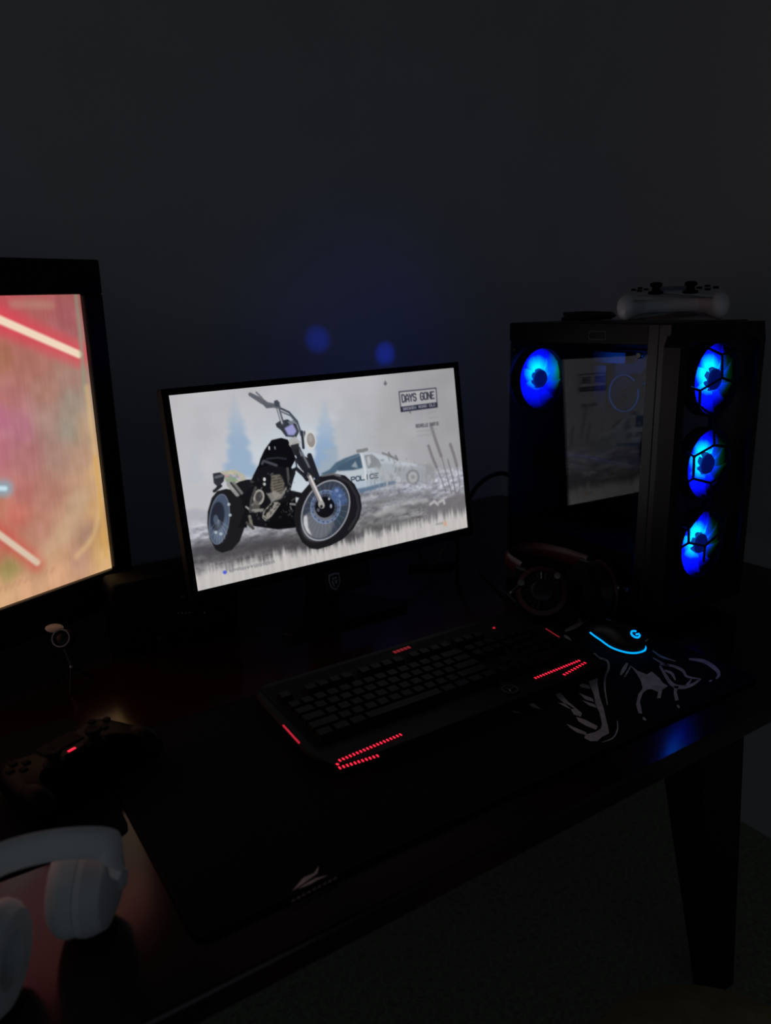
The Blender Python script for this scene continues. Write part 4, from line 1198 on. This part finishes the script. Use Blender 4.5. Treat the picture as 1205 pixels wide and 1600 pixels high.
# ================================================================== game controllers
def controller(name, label, loc, rz, m, mdark, group, tilt=0.0, light=None):
    c = thing(name, label, 'controller', loc, rz, group)
    half = [(0.0, .043), (.022, .044), (.034, .048), (.050, .052), (.064, .048), (.073, .034), (.079, .008), (.083, -.022), (.082, -.042), (.075, -.054), (.065, -.055), (.056, -.046), (.049, -.028), (.041, -.014), (.030, -.010), (.015, -.009), (0.0, -.009)]
    out = [(x, y) for x, y in half][::-1] + [(-x, y) for x, y in half[1:-1]]
    pts_ = smooth_path([(*p, 0) for p in out + [out[0]]], 3)[:-1]
    o2 = [(p[0], p[1]) for p in pts_]
    B().pillow(o2, [(0.004, .010), (0.007, .005), (0.013, .0012), (0.021, 0), (0.029, .0015), (0.034, .005), (0.0365, .010)]).build('body', m, c)
    for s in (-1, 1):
        g = B().ball((s * .070, -.034, .022), (.0155, .030, .021), 16); g.build('grip', m, c)
        stx = B().lathe([(0.0, 0), (0.013, 0), (0.012, .004), (0.0065, .006), (0.0065, .012), (0.0095, .0135), (0.0098, .017), (0.008, .0185), (0.0, .0175)], (s * .0265, -.002, .0345), (0, 0, 1), 20)
        stx.build('thumb_stick', mdark, c)
        B().box((s * .048, .049, .026), (.022, .012, .012), .004).build('shoulder_button', mdark if m is not M['white_plastic'] else m, c)
    B().box((0, .027, .0368), (.050, .026, .003), .0012).build('touchpad', M['pad_blue'] if m is M['white_plastic'] else mdark, c)
    for k in range(4):
        t = k * math.pi / 2
        B().lathe([(0, 0), (.0048, 0), (.0045, .003), (0, .0033)], (.053 + .0125 * math.cos(t), .026 + .0125 * math.sin(t), .0355), (0, 0, 1), 14).build('button', mdark, c)
        B().box((-.053 + .010 * math.cos(t), .026 + .010 * math.sin(t), .0370), (.008, .008, .003), .001).build('direction_button', mdark, c)
    B().box((0, .0465, .026), (.028, .003, .006), .001).build('light_bar', M['rubber'], c)
    if light:
        B().box((0.0, 0.004, .0370), (.010, .0035, .0015), .0006).build('red_light', light, c)
    return c
M['pad_blue'] = mat('blue_grey_touchpad', (0.16, 0.17, 0.30), 0.4)
wc_ = controller('game_controller', 'white game controller lying on top of the computer case', (PX + 0.104, PY + 0.105, DZ + CH), math.radians(-53), M['white_plastic'], M['rubber'], None)
wc_.rotation_euler = (math.radians(13), 0, math.radians(-53)); wc_.location.z += 0.010
controller('game_controller', 'black game controller with a small red light at the left of the desk', (0.120, 0.862, DZ + .0035), math.radians(24), M['dark_pad'] if 'dark_pad' in M else M['key'], M['rubber'], None, light=M['red_led'])

mp = B().pillow(round_rect(-0.16, 0.16, -0.142, 0.142, 0.012), [(0, .001), (.001, 0), (.003, 0), (.0035, .001)]).build('mouse_pad', M['mat_cloth'])
mp.location = (-0.014, 0.878, DZ)
tag(mp, 'plain black cloth pad under the black game controller', 'mouse pad')

# black cable coiled on the case top
b = B(); pth = []
for k in range(60):
    t = k / 59 * 3.3 * 2 * math.pi
    r = 0.034 + 0.003 * math.sin(t * .7); pth.append((r * math.cos(t) * 1.0, r * 1.35 * math.sin(t), 0.004 + 0.0035 * (k / 59) * 3 + .0008 * math.sin(3 * t)))
co = b.tube(pth, 0.0035, 7).build('coiled_cable', M['cable'])
co.location = (PX + 0.075, PY + 0.26, DZ + CH)
tag(co, 'black cable coiled on top of the computer case behind the white controller', 'cable')

# ================================================================== white headphones
HR, HL = Vector(on_z((138, 1380), DZ + .045)), Vector(on_z((-28, 1500), DZ + .045))
hp = thing('headphones', 'white headphones with thick ear cushions standing at the front left of the desk', 'headphones', ((HR.x + HL.x) / 2, (HR.y + HL.y) / 2, DZ))
hp0 = Vector(hp.location)
ax = Vector((0.84, -0.50, -0.06)).normalized()
for c, s in ((HR, 1), (HL, -1)):
    c_ = c - hp0; d = ax * s
    R = 0.0425
    cup = B().lathe([(0.0, 0.026), (R * .55, 0.025), (R * .85, 0.020), (R * .98, 0.010), (R * .98, 0.0), (0.0, 0.0)], c_, d, 40).build('ear_cup', M['white_plastic'], hp)
    B().lathe([(R * .5, -0.023), (R * .85, -0.024), (R * 1.0, -0.017), (R * 1.03, -0.010), (R * .97, -0.001), (R * .5, 0.0)], c_, d, 40, closed=True).build('ear_cushion', M['grey_cloth'], cup)
    B().lathe([(R * .97, 0.0), (R * 1.0, 0.0), (R * 1.0, 0.006), (R * .97, 0.006)], c_, d, 40, closed=True).build('trim_ring', M['white_soft'], cup)
bp = [Vector(on_z(p, DZ + z)) - hp0 for p, z in (((180, 1362), .070), ((178, 1335), .086), ((164, 1319), .099), ((120, 1317), .108), ((60, 1325), .112), ((0, 1343), .112), ((-50, 1372), .108), ((-90, 1412), .098), ((-112, 1455), .085), ((-105, 1490), .070))]
B().tube([Vector(p) for p in smooth_path(bp, 6)], 0.0125, 12, flat=((0.1, 0.25, 1), 1.05, 0.42)).build('headband', M['white_soft'], hp)
for c, s, e in ((HR, 1, bp[0]), (HL, -1, bp[-1])):
    p0 = c - hp0 + ax * s * 0.028
    B().tube([p0, (p0 + e) / 2 + ax * s * 0.004 + Vector((0, 0, .004)), e], 0.0055, 8).build('yoke', M['white_plastic'], hp)

# ================================================================== small camera on a tripod
wb = Vector((0.168, 1.118, DZ))
wc = thing('webcam', 'small black camera with a round shiny lens on a thin tripod before the television', 'webcam', wb)
hd = on_y((99, 998), 1.112); hd = Vector(hd) - wb
fd = (Vector((0.02, -0.3, 0.55)) - Vector((0, 0, 0))); fd = (Vector(CAM) - (hd + wb)).normalized() * .6 + Vector((-.35, -.2, .25)); fd.normalize()
B().lathe([(0.0, -0.016), (0.011, -0.016), (0.014, -0.010), (0.014, 0.006), (0.0, 0.006)], hd, fd, 28).build('housing', M['plastic'], wc)
B().lathe([(0.0105, 0.006), (0.0135, 0.006), (0.0130, 0.011), (0.0110, 0.011)], hd, fd, 32, closed=True).build('lens_ring', M['silver'], wc)
B().lathe([(0.0, 0.009), (0.006, 0.0085), (0.0105, 0.006), (0.0, 0.006)], hd, fd, 24).build('lens', M['gloss_black'], wc)
cp = Vector(on_y((85, 983), 1.125)) - wb
B().lathe([(0.0, 0.0), (0.0115, 0.0), (0.0125, 0.002), (0.010, 0.0035), (0.0, 0.0042)], cp, (0.10, -0.16, 1), 24).build('top_cap', M['cap_pale'] if 'cap_pale' in M else M['emblem'], wc)
top = Vector((cp.x + .002, cp.y - .001, cp.z - .001))
B().tube([top, Vector((0.0, 0.0, 0.030)), ], 0.0019, 8).build('pole', M['silver'], wc)
B().tube([hd - fd * .01, top + Vector((0.003, 0.0, -0.012))], 0.003, 8).build('arm', M['plastic'], wc)
B().ball((0.0, 0.0, 0.030), 0.0034, 12).build('joint', M['silver'], wc)
for k in range(3):
    t = math.radians(250 + 120 * k)
    B().tube([(0, 0, 0.030), (0.028 * math.cos(t), 0.028 * math.sin(t), 0.002)], 0.0021, 7).build('leg', M['plastic'], wc)

# ================================================================== black box-shaped device between the screens
bx = thing('device_box', 'upright black box with a row of tiny pale marks between television and monitor', 'box', (0.345, 1.20, DZ))
def bl_(x, y, z): return (x - 0.345, y - 1.20, z)
oo = round_rect(0.246, 0.452, 1.165, 1.235, 0.012, 4)
B().pillow([bl_(x, y, 0)[:2] for x, y in oo], [(0.0, .002), (0.003, 0), (0.112, 0), (0.119, .002), (0.122, .006)]).build('body', M['matt_black'], bx)
for k in range(4):
    q = on_y((279 + 5.8 * k, 958 - .2 * k), 1.164)
    B().box(Vector(bl_(q[0], 1.1645, q[2] - DZ)), (0.0016, 0.0012, 0.0026)).build('mark', M['white_mark'], bx, smooth=False)
q = on_y((320, 957), 1.164)
B().box(Vector(bl_(q[0], 1.1645, q[2] - DZ)), (0.0018, 0.0012, 0.0034)).build('mark', M['white_mark'], bx, smooth=False)
q = on_y((285, 932), 1.164)
B().box(Vector(bl_(q[0], 1.1645, q[2] - DZ)), (0.008, 0.001, 0.005)).build('faint_logo', M['badge'], bx, smooth=False)
q = on_y((250, 1005), 1.164)
B().lathe([(0, 0), (.004, 0), (.0035, .002), (0, .002)], bl_(q[0], 1.165, max(q[2] - DZ, .02)), (0, -1, 0), 14).build('knob', M['badge'], bx)

# ================================================================== loose cables
def cable(name, pts_, r, m, label):
    P = [Vector(p) for p in smooth_path(pts_, 8)]
    o = P[0].copy()
    ob = B().tube([p - o for p in P], r, 8).build(name, m)
    ob.location = o
    return tag(ob, label, 'cable')
cable('power_cable', [(1.22, 1.20, DZ + .006), (1.14, 1.20, DZ + .10), (1.10, 1.22, DZ + .175), (1.03, 1.235, DZ + .155), (0.985, 1.24, DZ + .07), (0.965, 1.22, DZ + .007), (0.93, 1.21, DZ + .006), (0.86, 1.25, DZ + .006)], 0.0048, M['cable'], 'thick black cable looping up behind the computer case')
yc = [on_y(p, 1.20) for p in ((560, 868), (600, 872), (640, 870), (660, 875), (674, 883), (683, 876), (690, 862), (697, 846))]
yc = [(p[0], 1.20 + .0 * i, max(p[2], DZ + .0045)) for i, p in enumerate(yc)]
cable('thin_cable', [(yc[0][0] - .02, 1.22, DZ + .0045)] + yc + [(0.93, 1.26, DZ + .06), (0.95, 1.34, DZ + .0045), (0.97, 1.40, DZ + .0045)], 0.0018, M['yellow_cable'], 'thin pale yellow cable hanging behind the monitor')

# ================================================================== stool at the lower right
stl = thing('stool', 'low round stool with an olive brown cushion in front of the desk leg', 'stool', (0.665, 0.345, 0))
B().lathe([(0.0, 0.33), (0.150, 0.33), (0.172, 0.345), (0.178, 0.375), (0.168, 0.405), (0.130, 0.420), (0.0, 0.424)], (0, 0, 0), (0, 0, 1), 40).build('cushion', M['brown'], stl)
for k in range(4):
    t = math.radians(45 + 90 * k)
    B().cyl((0.11 * math.cos(t), 0.11 * math.sin(t), 0.33), (0.15 * math.cos(t), 0.15 * math.sin(t), 0.0), 0.017, 0.012, 14).build('leg', M['desk'], stl)
